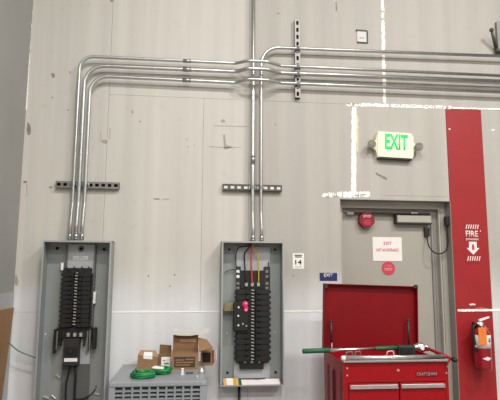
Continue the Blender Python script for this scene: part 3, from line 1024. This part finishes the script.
MB().box(c0.x, c1.x, -.075, -.050, c1.z, c0.z, .003).build('cable_cleat', M['wood'], P2)
MB().box(c0.x + .02, c0.x + .06, -.050, -.008, c1.z + .02, c0.z - .02).build('cleat_stud', M['strut'], P2)
for px, py in ((229.3, 249.6), (274.8, 249.6), (227.5, 372.6), (275.6, 372.2), (235.3, 374), (268.5, 373.5), (227, 333), (275.2, 332)):
    c = at(px, py, -.010)
    MB().disc(c.x, c.z, .010 if py > 340 or py < 260 else .004, -.013, -.008, 14).build('mounting_hole', M['cavity'] if py < 300 or px in (227.5, 275.6) else M['white'], P2)
# papers lying on the bottom of the box
zb = z0 + .0065
mb = MB()
def leaflet(name, pa_, pb_, lift, m, par):
    xa_, xb_ = ax(pa_, 380, -.11), ax(pb_, 380, -.11)
    return MB().hull([(x_, y_, z_) for x_ in (xa_, xb_) for y_, z_ in ((-.146, zb + .001 + lift), (-.140, zb + .001 + lift), (-.070, zb + .038 + lift), (-.070, zb + .034 + lift))]).build(name, m, par)


st_ = leaflet('sticker', 223.4, 238.4, 0, M['sticker'], P2)
leaflet('sticker_print', 226.5, 233, .0022, M['white'], st_)
leaflet('sticker_print', 234.2, 236.2, .0022, M['yellow_wire'], st_)
leaflet('sticker_end', 238.4, 241.0, 0, M['teal'], P2)
ppr = MB()
ya = [(-.140, -.02), (-.128, .006), (-.085, .010), (-.060, .004)]
xs_ = [ax(q_, 380, -.11) for q_ in (241.5, 250, 259, 266, 272, 279.5)]
for i in range(5):
    ppr.hull([(xx, yy, zb + .001 + zz) for xx, hh in ((xs_[i], random.uniform(.026, .040)), (xs_[i + 1], random.uniform(.022, .038))) for yy, zz in ((-.142, 0), (-.142, .004), (-.09, hh), (-.05, hh * .8), (-.04, 0))])
ppr.build('crumpled_paper', M['paper'], P2)
# cable leaving the bottom
cx_ = ax(239.2, 392, -.07)
tag(MB().tube([(cx_, -.07, z0 + .002), (cx_, -.07, 0.0)], .0115, 10).build('drop_cable', M['rubber']), 'black cable dropping straight from the bottom of the middle electrical panel', 'cable')

# ---- left panel
p1a, p1b = at(38.3, 318, FRONT), at(108.6, 318, FRONT)
x0, x1, z1 = p1a.x, p1b.x, az(77, 240.6, FRONT)
z0 = .14
P1 = thing('electrical_panel', ((x0 + x1) / 2, 0, z0), 'open grey electrical panel at left, tall, with a main breaker below its black breakers', 'electrical panel')
enclosure(P1, x0, x1, z0, z1, .013)


def at1(px, py, Y=BY):
    return at(px, py, Y)


# pan: straight upright plates
xa, xb = ax(67.8, 256, -.03), ax(94.5, 256, -.03)
MB().box(xa, xb, -.030, -.008, az(78, 400, -.03) - .1, az(78, 244.5, -.03)).build('mounting_pan', M['pan_light'], P1)
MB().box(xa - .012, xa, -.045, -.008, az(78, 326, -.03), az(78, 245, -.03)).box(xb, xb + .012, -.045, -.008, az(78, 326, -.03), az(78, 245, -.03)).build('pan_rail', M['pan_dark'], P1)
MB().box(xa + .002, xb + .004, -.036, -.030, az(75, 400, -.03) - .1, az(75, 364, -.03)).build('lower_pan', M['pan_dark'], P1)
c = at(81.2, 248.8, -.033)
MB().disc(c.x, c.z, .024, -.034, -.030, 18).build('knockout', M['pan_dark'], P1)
MB().disc(c.x, c.z, .010, -.040, -.033, 12).build('bolt', M['cavity'], P1)
c = at(80.5, 257.6, -.031)
lb = MB().box(c.x - .058, c.x + .060, -.0325, -.030, c.z - .016, c.z + .012).build('label', M['white'], P1)
MB().box(c.x - .05, c.x + .05, -.0332, -.0325, c.z - .006, c.z - .002).box(c.x - .012, c.x + .022, -.0332, -.0325, c.z + .003, c.z + .007).build('print_line', M['grey_print'], lb)
for px, py in ((57.3, 248.2), (104.2, 249.5)):
    c = at(px, py, -.010)
    MB().disc(c.x, c.z, .013, -.014, -.008, 14).build('mounting_hole', M['cavity'], P1)
n1 = 12
ztop, zbot = az(77, 272.5, BY), az(77, 327, BY)
h1 = (ztop - zbot) / n1
xl0, xl1, xr0, xr1 = ax(62.2, 300, BY), ax(73.6, 300, BY), ax(77.8, 300, BY), ax(90.6, 300, BY)
MB().box(xl0, xr1, -.042, -.030, zbot - .01, az(77, 268, BY)).build('bus_support', M['black'], P1)
mL = breaker_master(xl1 - xl0, h1, False).build('breaker', M['black'], P1)
mR = breaker_master(xr1 - xr0, h1, True).build('breaker', M['black'], P1)
off = root_loc(P1)
for m_, cx in ((mL, (xl0 + xl1) / 2), (mR, (xr0 + xr1) / 2)):
    for v in m_.data.vertices:
        v.co += off
    for i in range(n1):
        loc = Vector((cx, -.042, ztop - h1 * (i + .5)))
        if i == 0:
            m_.location = loc - off
        else:
            piece(m_, P1, loc)
for i in range(18):
    z = ztop + .01 - (ztop - zbot) * (i + .5) / 18
    piece(bus, P1, ((xl1 + xr0) / 2, -.052, z))
for px in (66.5, 74.3, 82.0, 89.0):                  # pointed top row of the bus cover
    c = at(px, 269.0, -.05)
    MB().hull([(c.x - .022, -.07, c.z - .03), (c.x + .022, -.07, c.z - .03), (c.x, -.07, c.z + .020), (c.x - .022, -.03, c.z - .03), (c.x + .022, -.03, c.z - .03), (c.x, -.03, c.z + .020)]).build('cover_tooth', M['black'], P1)
for px, py, hh in ((62.2, 266.5, .03), (94.6, 295.5, .03), (94.2, 301, .02)):
    c = at(px, py, -.04)
    MB().box(c.x - .009, c.x + .010, -.05, -.012, c.z - hh, c.z + hh, .002).build('terminal', M['white'], P1)
# lug row, arms and main breaker
c0, c1 = at(57.5, 327.5, BY), at(92.5, 338, BY)
MB().box(c0.x, c1.x, -.060, -.030, c1.z, c0.z, .003).build('bus_bridge', M['black'], P1)
for px in (68.3, 74.9, 80.9):
    c = at(px, 334.6, -.07)
    MB().box(c.x - .012, c.x + .012, -.080, -.058, c.z - .017, c.z + .014, .003).disc(c.x, c.z, .006, -.084, -.079, 10).build('lug', M['silver'], P1)
for pts in (((55.6, 329), (54.0, 353.5)), ((95.3, 327.5), (93.6, 349))):
    a, b = at(*pts[0], -.06), at(*pts[1], -.06)
    w_ = .015 if pts[0][0] < 60 else .021
    MB().box(min(a.x, b.x) - w_ * .6, max(a.x, b.x) + w_ * .6, -.075, -.030, b.z, a.z, .004).build('bus_arm', M['black'], P1)
for px, y0_, y1_, m_ in ((57.4, 331, 350, 'strut'), (60.8, 330, 346, 'black'), (87.8, 331, 352, 'strut'), (90.3, 330, 349, 'strut'), (84.5, 329, 346, 'black2')):
    a, b = at(px, y0_, -.06), at(px - .8, y1_, -.06)
    MB().box((a.x + b.x) / 2 - .006, (a.x + b.x) / 2 + .006, -.07, -.030, b.z, a.z, .002).build('bus_strap', M[m_], P1)
c0, c1 = at(63.6, 339.0, -.10), at(78.0, 366.0, -.10)
mbk = MB().box(c0.x, c1.x, -.100, -.030, c1.z, c0.z, .005).build('main_breaker', M['black2'], P1)
c0, c1 = at(65.2, 347.3, -.10), at(77.0, 357.3, -.10)
MB().box(c0.x, c1.x, -.106, -.099, c1.z, c0.z, .003).build('toggle_plate', M['black'], mbk)
c = at(71, 351.5, -.11)
MB().box(c.x - .014, c.x + .014, -.125, -.104, c.z - .012, c.z + .018, .004).build('toggle', M['black2'], mbk)
c0, c1 = at(64.2, 358.2, -.10), at(77.2, 361.6, -.10)
MB().box(c0.x, c1.x, -.1025, -.099, c1.z, c0.z).build('label', M['white'], mbk)
wire(P1, [at(69.6, 366, -.06), at(68.5, 374, -.06), at(66.2, 384, -.055), at(65.6, 400, -.055), at(65.0, 425, -.05)], .0065, M['rubber'])
wire(P1, [at(75.0, 366, -.06), at(75.6, 378, -.06), at(74.6, 392, -.055), at(74.4, 425, -.05)], .0085, M['rubber'])
wire(P1, [at(76, 399.5, -.05), at(84, 398.5, -.05), at(91, 394.5, -.05), at(95.5, 389, -.045)], .0055, M['rubber'])
for px, py, an in ((58, 376.5, .7), (85.5, 376, .6), (53.5, 397, .7), (46, 397.5, .4), (96.8, 394, .2)):
    c = at(px, py, -.012)
    MB().box(c.x - .022, c.x + .022, -.020, -.008, c.z - .006, c.z + .006, .002).rot(an, 'Y', c).build('ground_screw', M['silver'], P1)
for px, py in ((45.5, 334.0), (96.0, 386.5)):
    c = at(px, py, -.010)
    MB().disc(c.x, c.z, .006, -.012, -.008, 10).build('mounting_hole', M['white'] if px < 60 else M['cavity'], P1)

# green cord from the corner to the left panel
g0, g1 = at(3.0, 343.0, -.12), at(35.5, 358.6, -.10)
tag(MB().tube(smooth_path([Vector((XL + .03, -.12, g0.z)), g0.lerp(g1, .5) + Vector((0, 0, -.003)), Vector((x0 + .001, -.10, g1.z))], 8), .0052, 8).build('green_cord', M['green_cord']), 'thin green cord stretched from the left corner to the left electrical panel', 'cord')

# ------------------------------------------------------------------ louvred grey unit
UF, UB = -0.86, -0.10
u0, u1 = at(109.4, 384.5, UF), at(207.0, 382.0, UF)
ux0, ux1 = u0.x, u1.x
uz = (u0.z + u1.z) / 2 + .010
U = thing('vented_cabinet', ((ux0 + ux1) / 2, (UF + UB) / 2, 0), 'low grey metal cabinet with a louvred front between the two electrical panels', 'cabinet')
MB().box(ux0 + .01, ux1 - .01, UF + .03, UB, .02, uz - .012).build('body', M['unit'], U)
MB().box(ux0, ux1, UF - .004, UB, uz - .030, uz, .006, 2).build('top_panel', M['unit'], U)
fx0, fx1 = ax(115.0, 390, UF), ax(200.0, 390, UF)
fz1 = uz - .031
fr_ = MB()
fr_.box(ux0, fx0, UF, UF + .03, .02, uz - .030)
fr_.box(fx1, ux1, UF, UF + .03, .02, uz - .030)
fr_.box(fx0, fx1, UF, UF + .03, fz1, uz - .030)
fr_.box(fx0, fx1, UF, UF + .03, .02, .10)
fr_.build('front_frame', M['unit'], U)
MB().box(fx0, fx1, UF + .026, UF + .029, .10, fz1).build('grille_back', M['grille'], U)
ncol, nrow = 10, 29
cw = (fx1 - fx0) / ncol
ph = (fz1 - .10) / nrow
sl0 = None
for i in range(1, ncol):
    x = fx0 + cw * i
    if sl0 is None:
        sl0 = MB().box(-.0065, .0065, 0, .022, -(fz1 - .10) / 2, (fz1 - .10) / 2).build('mullion', M['unit_slat'], U)
        for v in sl0.data.vertices:
            v.co += root_loc(U)
        sl0.location = Vector((x, UF + .002, (fz1 + .10) / 2)) - root_loc(U)
    else:
        piece(sl0, U, (x, UF + .002, (fz1 + .10) / 2))
sl1 = None
for j in range(1, nrow):
    z = fz1 - ph * j
    if sl1 is None:
        L_ = (fx1 - fx0) / 2
        sl1 = MB().hull([(sx * L_, y, z_) for sx in (-1, 1) for y, z_ in ((.003, -.006), (.003, .001), (.022, .007), (.022, .003))]).build('slat', M['unit_slat'], U)
        for v in sl1.data.vertices:
            v.co += root_loc(U)
        sl1.location = Vector(((fx0 + fx1) / 2, UF, z)) - root_loc(U)
    else:
        piece(sl1, U, ((fx0 + fx1) / 2, UF, z))
for px in (111.5, 140, 172, 203.6):
    c = at(px, 383.3, UF)
    MB().disc(c.x, uz - .018, .005, UF - .007, UF - .003, 10).build('screw_head', M['silver'], U)
for sx in (ux0 + .06, ux1 - .06):
    MB().box(sx - .04, sx + .04, UF + .04, UB - .02, 0, .02).build('foot', M['black'], U)
zu = uz


def U_at(px, py):
    """a place on the cabinet top"""
    d = CROT @ Vector(((px - 250.0) / FPX, (200.0 - py) / FPX, -1.0))
    return CAM + d * ((zu - CAM.z) / d.z)


def carton(name, label, x0, x1, y0, y1, h, mat_out, open_=True, group='cardboard boxes on the cabinet'):
    t = thing(name, ((x0 + x1) / 2, (y0 + y1) / 2, zu), label, 'box', group)
    th = .004
    b_ = MB()
    b_.box(x0, x1, y0, y0 + th, zu, zu + h).box(x0, x1, y1 - th, y1, zu, zu + h)
    b_.box(x0, x0 + th, y0 + th, y1 - th, zu, zu + h).box(x1 - th, x1, y0 + th, y1 - th, zu, zu + h)
    b_.box(x0 + th, x1 - th, y0 + th, y1 - th, zu, zu + th)
    if not open_:
        b_.box(x0 + th, x1 - th, y0 + th, y1 - th, zu + h - th, zu + h)
    b_.build('carton', mat_out, t)
    return t


# the large open carton: window print on its front, back and side flaps raised
YF = U_at(185, 369.6).y
a, b = at(171.8, 353.0, YF), at(198.2, 369.4, YF)
bx0, bx1 = a.x, b.x
hb_ = a.z - zu
BC = carton('cardboard_box', 'large open cardboard box with raised flaps and dark printed front', bx0, bx1, YF, YF + .17, hb_, M['card'])
yb_ = YF + .17
fa = at(171.2, 334.9, yb_)
MB().box(bx0 + .002, bx1 - .002, yb_ - .006, yb_ - .002, zu + hb_, fa.z).build('back_flap', M['card_in'], BC)
c0, c1 = at(180, 339.2, yb_ - .008), at(196, 342.2, yb_ - .008)
MB().box(c0.x, c1.x, yb_ - .012, yb_ - .006, c1.z, c0.z).build('tuck_tab', M['card_pale'], BC)
pa, pb = at(174.2, 357.0, YF), at(195.0, 367.2, YF)
pr = MB().box(pa.x, pb.x, YF - .0012, YF, pb.z, pa.z).build('printed_front', M['brown_print'], BC)
for i, (s_, e_, y_) in enumerate(((175.5, 184, 360.0), (185.5, 194, 359.4), (176, 193, 362.4), (175.5, 190, 365.0))):
    q0, q1 = at(s_, y_ - .55, YF - .0012), at(e_, y_ + .55, YF - .0012)
    MB().box(q0.x, q1.x, YF - .0022, YF - .0012, q1.z, q0.z).build('print_line', M['card'], pr)
# right flap folded out
fl = [at(198.0, 337.5, yb_ - .01), at(207.0, 339.5, yb_ - .03), at(213.0, 347.5, YF + .06), at(199.0, 351.5, YF + .03)]
MB().hull([p_ + Vector((0, dy, dz_)) for p_ in fl for dy, dz_ in ((0, 0), (.003, -.003))]).build('side_flap', M['card'], BC)
# white sheet lying on the raised flap
sp = MB()
sy = yb_ - .02
e = [at(170.3, 331.0, sy), at(179, 332.3, sy), at(190, 332.6, sy), at(200, 331.2, sy), at(208.4, 329.8, sy)]
for p_, q_ in zip(e, e[1:]):
    sp.hull([v_ + Vector((0, dy, dz_)) for v_ in (p_, q_) for dy, dz_ in ((-.03, -.020), (-.03, .011), (.06, .012), (.06, -.002), (-.026, -.021))])
ws = sp.build('packing_sheet', M['sheet'])
tag(ws, 'white curved packing sheet lying along the raised flap of the large carton', 'sheet')
# small open box to the right
YR = U_at(207, 365.6).y
a, b = at(201.0, 351.0, YR), at(212.6, 364.8, YR)
SB = carton('cardboard_box', 'small cardboard box open toward the front, right of the large carton', a.x, b.x, YR + .001, YR + .13, a.z - zu, M['card'], False)
pa, pb = at(202.6, 352.6, YR), at(210.6, 362.4, YR)
MB().box(pa.x, pb.x, YR - .0006, YR + .001, pb.z, pa.z).build('opening_shade', M['cavity'], SB)  # dark panel painted for the shade inside the box
fl = [at(212.6, 350.4, YR), at(216.0, 348.0, YR - .03), at(216.2, 360.0, YR - .03), at(212.8, 363.6, YR)]
f_ = MB().hull([p_ + Vector((dx, 0, 0)) for p_ in fl for dx in (0, .003)]).build('side_flap', M['paper'], SB)
fl = [at(212.7, 350.5, YR - .001), at(213.8, 349.6, YR - .012), at(213.8, 362.6, YR - .012), at(212.7, 363.6, YR - .001)]
MB().hull([p_ + Vector((dx, -.001, 0)) for p_ in fl for dx in (-.001, .004)]).build('flap_print', M['red_print'], f_)
# left carton lying low, and its flap
YL = U_at(147, 369.0).y
a, b = at(137.4, 355.0, YL), at(157.0, 369.0, YL)
LB = thing('cardboard_box', ((a.x + b.x) / 2, YL + .06, zu), 'squat cardboard box with a white label behind the green coils', 'box', 'cardboard boxes on the cabinet')
hL = a.z - zu
MB().hull([(x, y, z) for x, z in ((a.x, zu), (b.x, zu), (a.x + .004, zu + hL), (b.x + .008, zu + hL * .86)) for y in (YL, YL + .12)]).build('carton', M['card'], LB)
MB().hull([(x, y, z) for x, y, z in ((a.x + .004, YL, zu + hL), (b.x + .008, YL, zu + hL * .86), (b.x - .02, YL + .12, zu + hL + .014), (a.x + .01, YL + .12, zu + hL + .018), (a.x + .004, YL + .004, zu + hL + .003), (b.x + .006, YL + .004, zu + hL * .86 + .003))]).build('top_flap', M['card_pale'], LB)
lx0, lx1 = at(143.5, 353, YL).x, at(152.5, 353, YL).x
mb = MB()
for s in (0,):
    zq0 = zu + hL - .012
    mb.hull([(lx0, YL - .001, zq0 - .014), (lx1, YL - .001, zq0 - .020), (lx1 - .004, YL + .05, zq0 + .024), (lx0, YL + .05, zq0 + .026), (lx0, YL - .001, zq0 + .010), (lx1, YL - .001, zq0 + .006)])
mb.build('label', M['white'], LB)
YM = U_at(165, 364.5).y
a, b = at(159.4, 344.5, YM), at(171.0, 365, YM)
MBX = thing('cardboard_sheet', ((a.x + b.x) / 2, YM, zu), 'upright brown cardboard piece leaning left of the large carton', 'cardboard')
MB().hull([(x, y, z) for x, z in ((a.x - .004, zu), (b.x, zu), (a.x + .004, a.z), (b.x, a.z - .008)) for y in (YM, YM + .012)]).build('panel', M['card_in'], MBX)
YC = U_at(166, 368.0).y
a, b = at(161.2, 358.0, YC), at(170.2, 369.0, YC)
SC = thing('white_carton', ((a.x + b.x) / 2, YC, zu), 'small white printed carton standing left of the large cardboard box', 'box')
MB().box(a.x, b.x, YC, YC + .05, zu, a.z, .002).build('carton', M['white'], SC)
for px, py, w_, m_ in ((164.0, 360.5, .010, 'grey_print'), (166.5, 363.5, .018, 'black_print'), (165, 366, .014, 'grey_print')):
    c = at(px, py, YC)
    MB().box(c.x - w_, c.x + w_, YC - .0008, YC, c.z - .004, c.z + .003).build('print_line', M[m_], SC)


def coil(label, px, py, rx, ry, m, n, seed):
    c = U_at(px, py)
    t = thing('wire_coil', c, label, 'coil', 'coils of green wire on the cabinet')
    rnd = random.Random(seed)
    mb = MB()
    for i in range(n):
        s = rnd.uniform(.62, 1.0)
        z = .010 + .0095 * (i % 3) + rnd.uniform(-.002, .002)
        tx, ty = rnd.uniform(-.12, .12), rnd.uniform(-.15, .15)
        mb.loop([(c.x + rx * s * math.cos(an) + .004 * math.sin(3 * an + i), c.y + ry * s * math.sin(an), c.z + z + .012 * (1 + tx * math.cos(an) + ty * math.sin(an)) - .010 + .004 * math.sin(2 * an + i)) for an in [2 * PI * k / 28 for k in range(28)]], .0075, 8)
    mb.build('wire_turns', m, t)
    return t, c


t, c = coil('coil of green wire at the front left of the cabinet top', 142.8, 377.2, .080, .076, M['green'], 12, 3)
MB().tube([(c.x - .05, c.y - .075, c.z + .030), (c.x - .045, c.y - .035, c.z + .058), (c.x - .04, c.y + .005, c.z + .03)], .006, 8).build('tie', M['green_grip'], t)
t, c = coil('coil of green wire with a white label, right of the other coil', 161.8, 373.4, .066, .076, M['green'], 12, 5)
q0 = at(152.2, 366.2, c.y - .055)
lbm = MB()
lbm.hull([(c.x - .068, c.y - .045, c.z + .046), (c.x + .012, c.y - .062, c.z + .038), (c.x + .016, c.y - .03, c.z + .048), (c.x - .05, c.y - .01, c.z + .054), (c.x - .066, c.y - .045, c.z + .042), (c.x + .012, c.y - .060, c.z + .034)])
lbm.build('label', M['paper'], t)
q0, q1 = U_at(122.0, 364.5), U_at(137.5, 363.4)
fw = MB().hull([Vector((x, y, z)) for x, z in ((q0.x, zu), (q0.x + .012, zu + .016), (q1.x, zu + .026), (q1.x, zu)) for y in (q0.y, q0.y + .05)])
tag(fw.build('folded_paper', M['sheet']), 'folded white paper lying at the back left corner of the cabinet', 'paper')
# small loose pieces on the cabinet
c = U_at(182.4, 374.5)
tag(MB().tube([c, c + Vector((0, 0, .038))], .008, 10).tube([c, c + Vector((0, 0, .006))], .014, 10).tube([c + Vector((0, 0, .034)), c + Vector((0, 0, .042))], .010, 8).build('pull_fitting', M['white']), 'small white peg fitting standing before the large carton', 'fitting')
c = U_at(189.5, 373.6)
tag(MB().box(c.x - .026, c.x + .026, c.y - .01, c.y + .01, c.z, c.z + .010, .003).build('metal_clip', M['strut_dark']), 'small dark metal clip lying before the large carton', 'clip')
c = U_at(201.5, 373.0)
tag(MB().lathe(c, [(.020, 0), (.022, .006), (.018, .022), (.010, .028), (.010, .036)], 14).build('clear_cap', M['silver']), 'small shiny metal cap at the right end of the cabinet top', 'cap')
c = U_at(197.0, 377.0)
tag(MB().lathe(c, [(.008, 0), (.008, .004), (.004, .012)], 10).build('loose_screw', M['silver']), 'tiny loose screw near the right front cabinet edge', 'screw')

# ------------------------------------------------------------------ tool chest
TF = -1.00
TD = .50
tx0, tx1 = ax(343.6, 372, TF), ax(448.2, 372, TF)
tz = az(395, 361.5, TF)
TB = TF + TD
T = thing('tool_chest', ((tx0 + tx1) / 2, (TF + TB) / 2, 0), 'red steel tool chest with its lid raised in front of the door', 'tool chest')
body = MB()
tzi = tz - .06
body.box(tx0, tx1, TF + .018, TB, .12, tzi)                        # carcass below the tray
body.box(tx0, tx0 + .012, TF + .018, TB, tzi, tz)
body.box(tx1 - .012, tx1, TF + .018, TB, tzi, tz)
body.box(tx0, tx1, TB - .012, TB, tzi, tz)
body.box(tx0, tx1, TF, TF + .018, az(395, 382.0, TF), tz)          # front fascia
body.box(tx0, tx0 + .028, TF, TF + .018, .12, az(395, 382.0, TF))
body.box(tx1 - .022, tx1, TF, TF + .018, .12, az(395, 382.0, TF))
body.build('body', M['chest'], T)
# side: pressed grooves and handle
for y0_, y1_ in ((TF + .05, TF + .085), (TF + .20, TF + .25), (TF + .36, TF + .41)):
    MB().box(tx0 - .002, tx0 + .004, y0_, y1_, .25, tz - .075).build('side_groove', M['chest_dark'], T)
MB().box(tx0 - .012, tx0 - .002, TF + .225, TF + .238, .3, tz - .09, .003).build('side_handle', M['black2'], T)
# aluminium rail along the front edge
zr = az(395, 357.6, TF - .02)
MB().box(tx0 - .004, tx1 - .006, TF - .018, TF + .012, tz - .002, tz + .012, .003).build('front_rail', M['chrome'], T)
for px, py in ((347.2, 368.2), (347.2, 375.4), (447.0, 366.2), (446.4, 373)):
    c = at(px, py, TF)
    MB().disc(c.x, c.z, .0055, TF - .003, TF, 12).build('rivet', M['silver'], T)
c = at(398.0, 370.2, TF)
lk = MB().disc(c.x, c.z, .008, TF - .006, TF, 14).build('lock', M['silver'], T)
MB().box(c.x - .0016, c.x + .0016, TF - .0065, TF - .006, c.z - .005, c.z + .005).build('keyhole', M['cavity'], lk)
a, b = at(415.6, 371.8, TF), at(437.5, 376.6, TF)
npl = MB().box(a.x, b.x, TF - .003, TF, b.z, a.z, .001).build('nameplate', M['chest_dark'], T)
w, h = b.x - a.x, a.z - b.z
lettering('CRAFTSMAN', a.x + .04 * w, a.x + .96 * w, b.z + .2 * h, b.z + .85 * h, TF - .003, M['grey_print'], npl)
# drawers: two columns, several rows down to the base
zrow = az(395, 382.4, TF)
xm = ax(399.3, 390, TF)
xl, xr = tx0 + .030, tx1 - .024
rows = [.125, .125, .16, .16]
z = zrow
for hrow in rows:
    for (d0, d1) in ((xl, xm - .004), (xm + .004, xr)):
        dr = MB().box(d0, d1, TF - .004, TF + .017, z - hrow + .006, z - .003, .003).build('drawer', M['chest'], T)
        MB().box(d0 + .006, d1 - .006, TF - .016, TF - .003, z - .031, z - .010, .004).box(d0 + .006, d1 - .006, TF - .018, TF - .014, z - .034, z - .028).build('pull', M['chrome'], dr)
    z -= hrow
for sx in (tx0 + .07, tx1 - .07):
    for sy_ in (TF + .08, TB - .08):
        MB().tube([(sx - .018, sy_, .055), (sx + .018, sy_, .055)], .055, 16).box(sx - .03, sx + .03, sy_ - .03, sy_ + .03, .10, .12).build('caster', M['black'], T)
# the raised lid, hollow side to the hall
la, lb_ = at(321.7, 284.5, TB + .03), at(414.6, 285.2, TB + .03)
lx0, lx1, lz = la.x, lb_.x, (la.z + lb_.z) / 2
lid_z0 = tz - .010
tk = .045
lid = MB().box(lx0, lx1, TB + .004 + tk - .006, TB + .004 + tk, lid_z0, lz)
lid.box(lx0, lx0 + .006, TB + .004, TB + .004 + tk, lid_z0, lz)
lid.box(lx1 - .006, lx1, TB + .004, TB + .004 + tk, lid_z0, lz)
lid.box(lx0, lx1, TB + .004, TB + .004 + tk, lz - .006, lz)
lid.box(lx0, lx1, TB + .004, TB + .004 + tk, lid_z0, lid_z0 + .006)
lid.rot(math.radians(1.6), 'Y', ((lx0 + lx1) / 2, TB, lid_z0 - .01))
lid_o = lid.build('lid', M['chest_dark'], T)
lx0, lx1 = lx0 + .013, lx1 + .013
for xa_, xb_ in ((lx0 - .002, lx0 + .030), (lx1 - .030, lx1 + .002)):
    MB().box(xa_, xb_, TB + .002, TB + .012, lz - .026, lz + .002, .003).build('corner_guard', M['black2'], lid_o)
for px, y0_, y1_ in ((331.0, 321.0, 342.0), (408.3, 320.0, 346.0)):
    a, b = at(px, y0_, TB + .01), at(px, y1_, TB + .01)
    MB().tube([a, (b.x, TB - .004, b.z)], .0085, 8).ball(a, .011).build('lid_stay', M['black2'], lid_o)
    MB().tube([(b.x, TB - .004, b.z + .01), (b.x, TB - .02, tz - .03)], .0045, 8).build('stay_rod', M['fitting'], lid_o)

# things lying on the chest
rim = tz
# a silver tube lying along the front rail
zt_ = tz + .0125 + .0140
tt = thing('metal_tube', (tx0, TF, zt_), 'long silver tube with white end lying along the chest front edge', 'tube')
MB().tube([(tx0 + .012, TF, zt_), (tx1 - .02, TF, zt_)], .0140, 16).build('tube', M['chrome'], tt)
MB().tube([(tx0 - .012, TF, zt_), (tx0 + .014, TF, zt_)], .0140, 16).build('end_cap', M['white'], tt)
# bar with green grips across the side rims
yg = TF + .20
g0, g1 = at(302.5, 351.2, yg), at(399, 347.8, yg)
zb0, zb1 = tz + .015, tz + .015
zb0, zb1 = g0.z, g1.z


def gb(f):
    return Vector((g0.x + (g1.x - g0.x) * f, yg, zb0 + (zb1 - zb0) * f))


gbar = thing('grip_bar', gb(.5), 'long silver bar with green grips laid across the open tool chest', 'tool')
MB().tube([gb(.26), gb(.76)], .0115, 14).build('shaft', M['chrome'], gbar)
MB().tube([gb(0), gb(.005), gb(.27), gb(.275)], [.012, .0165, .0165, .013], 14).build('grip', M['green_grip'], gbar)
MB().tube([gb(.745), gb(.75), gb(1.0)], [.012, .0150, .0150], 14).build('grip', M['green_grip'], gbar)
# black powered head with a chrome gear case
h0, h1 = at(397.0, 345.2, yg), at(414.0, 355.5, yg)
pt = thing('power_ratchet', Vector(((h0.x + h1.x) / 2, yg, h1.z)), 'black and silver power tool head at the right of the chest top', 'tool')
MB().box(h0.x, h1.x, yg - .028, yg + .03, h1.z, h0.z, .008, 2).build('motor_body', M['tool_dark'], pt)
MB().box(h0.x + .01, h1.x - .02, yg - .032, yg - .027, h1.z + .012, h0.z - .012, .003).build('side_cover', M['black'], pt)
MB().box(h0.x, h1.x, yg - .026, yg + .03, tz - .0595, h1.z + .004).build('battery', M['black'], pt)
c = at(420.5, 347.4, yg)
MB().tube([(h1.x - .004, yg, c.z), (c.x - .018, yg, c.z)], [.022, .028], 14).ball(c, .038, (1.2, .85, .9)).tube([c + Vector((.02, -.012, 0)), c + Vector((.052, -.014, -.006))], [.026, .018], 12).build('gear_case', M['chrome'], pt)
MB().tube([(c.x, yg - .025, c.z), (c.x, yg - .036, c.z)], .014, 12).build('front_cap', M['white'], pt)
# red handled lever with black end, sticking out to the right
r0, r1 = at(425.5, 347.6, TF + .16), at(455.5, 360.2, TF - .04)
rl = thing('lever_tool', r0, 'red handled tool with black end jutting out past the right chest edge', 'tool')
MB().tube([r0, r0.lerp(r1, .45), r0.lerp(r1, .93)], [.009, .0105, .0105], 12).build('handle', M['chest'], rl)
MB().tube([r0.lerp(r1, .90), r0.lerp(r1, 1.0), r0.lerp(r1, 1.04)], [.0150, .0165, .0110], 12).build('end_cap', M['rubber'], rl)
s0, s1 = r0.lerp(r1, .84), at(446.8, 366.0, TF - .040)
MB().tube([s0, s1], [.006, .0055], 8).build('brace', M['chest'], rl)
# small loops of cord
def cord_loop(name, label, px, py, w, h, m):
    y_ = TF + .06
    c = at(px, py, y_)
    zf = tzi + .002
    pts = [(c.x - w - .01, y_, zf + .004), (c.x - w, y_, c.z - h * .4), (c.x - w * .5, y_, c.z + h * .4), (c.x + w * .4, y_ + .01, c.z + h * .45), (c.x + w, y_ + .01, c.z - h * .2), (c.x + w + .008, y_ + .01, zf + .004)]
    tag(MB().tube(smooth_path(pts, 6), .0042, 8).build(name, m), label, 'cord')


cord_loop('pink_cord', 'pale pink cord loop rising from the chest tray by the black tool', 390.5, 352.5, .024, .016, M['pink_cord'])
cord_loop('grey_cord', 'grey cord loop rising near the left end of the chest tray', 349.5, 353.0, .022, .010, M['strut'])
cord_loop('grey_cord', 'grey cord loop in the chest tray, second from its left end', 358.0, 352.6, .018, .012, M['strut'])
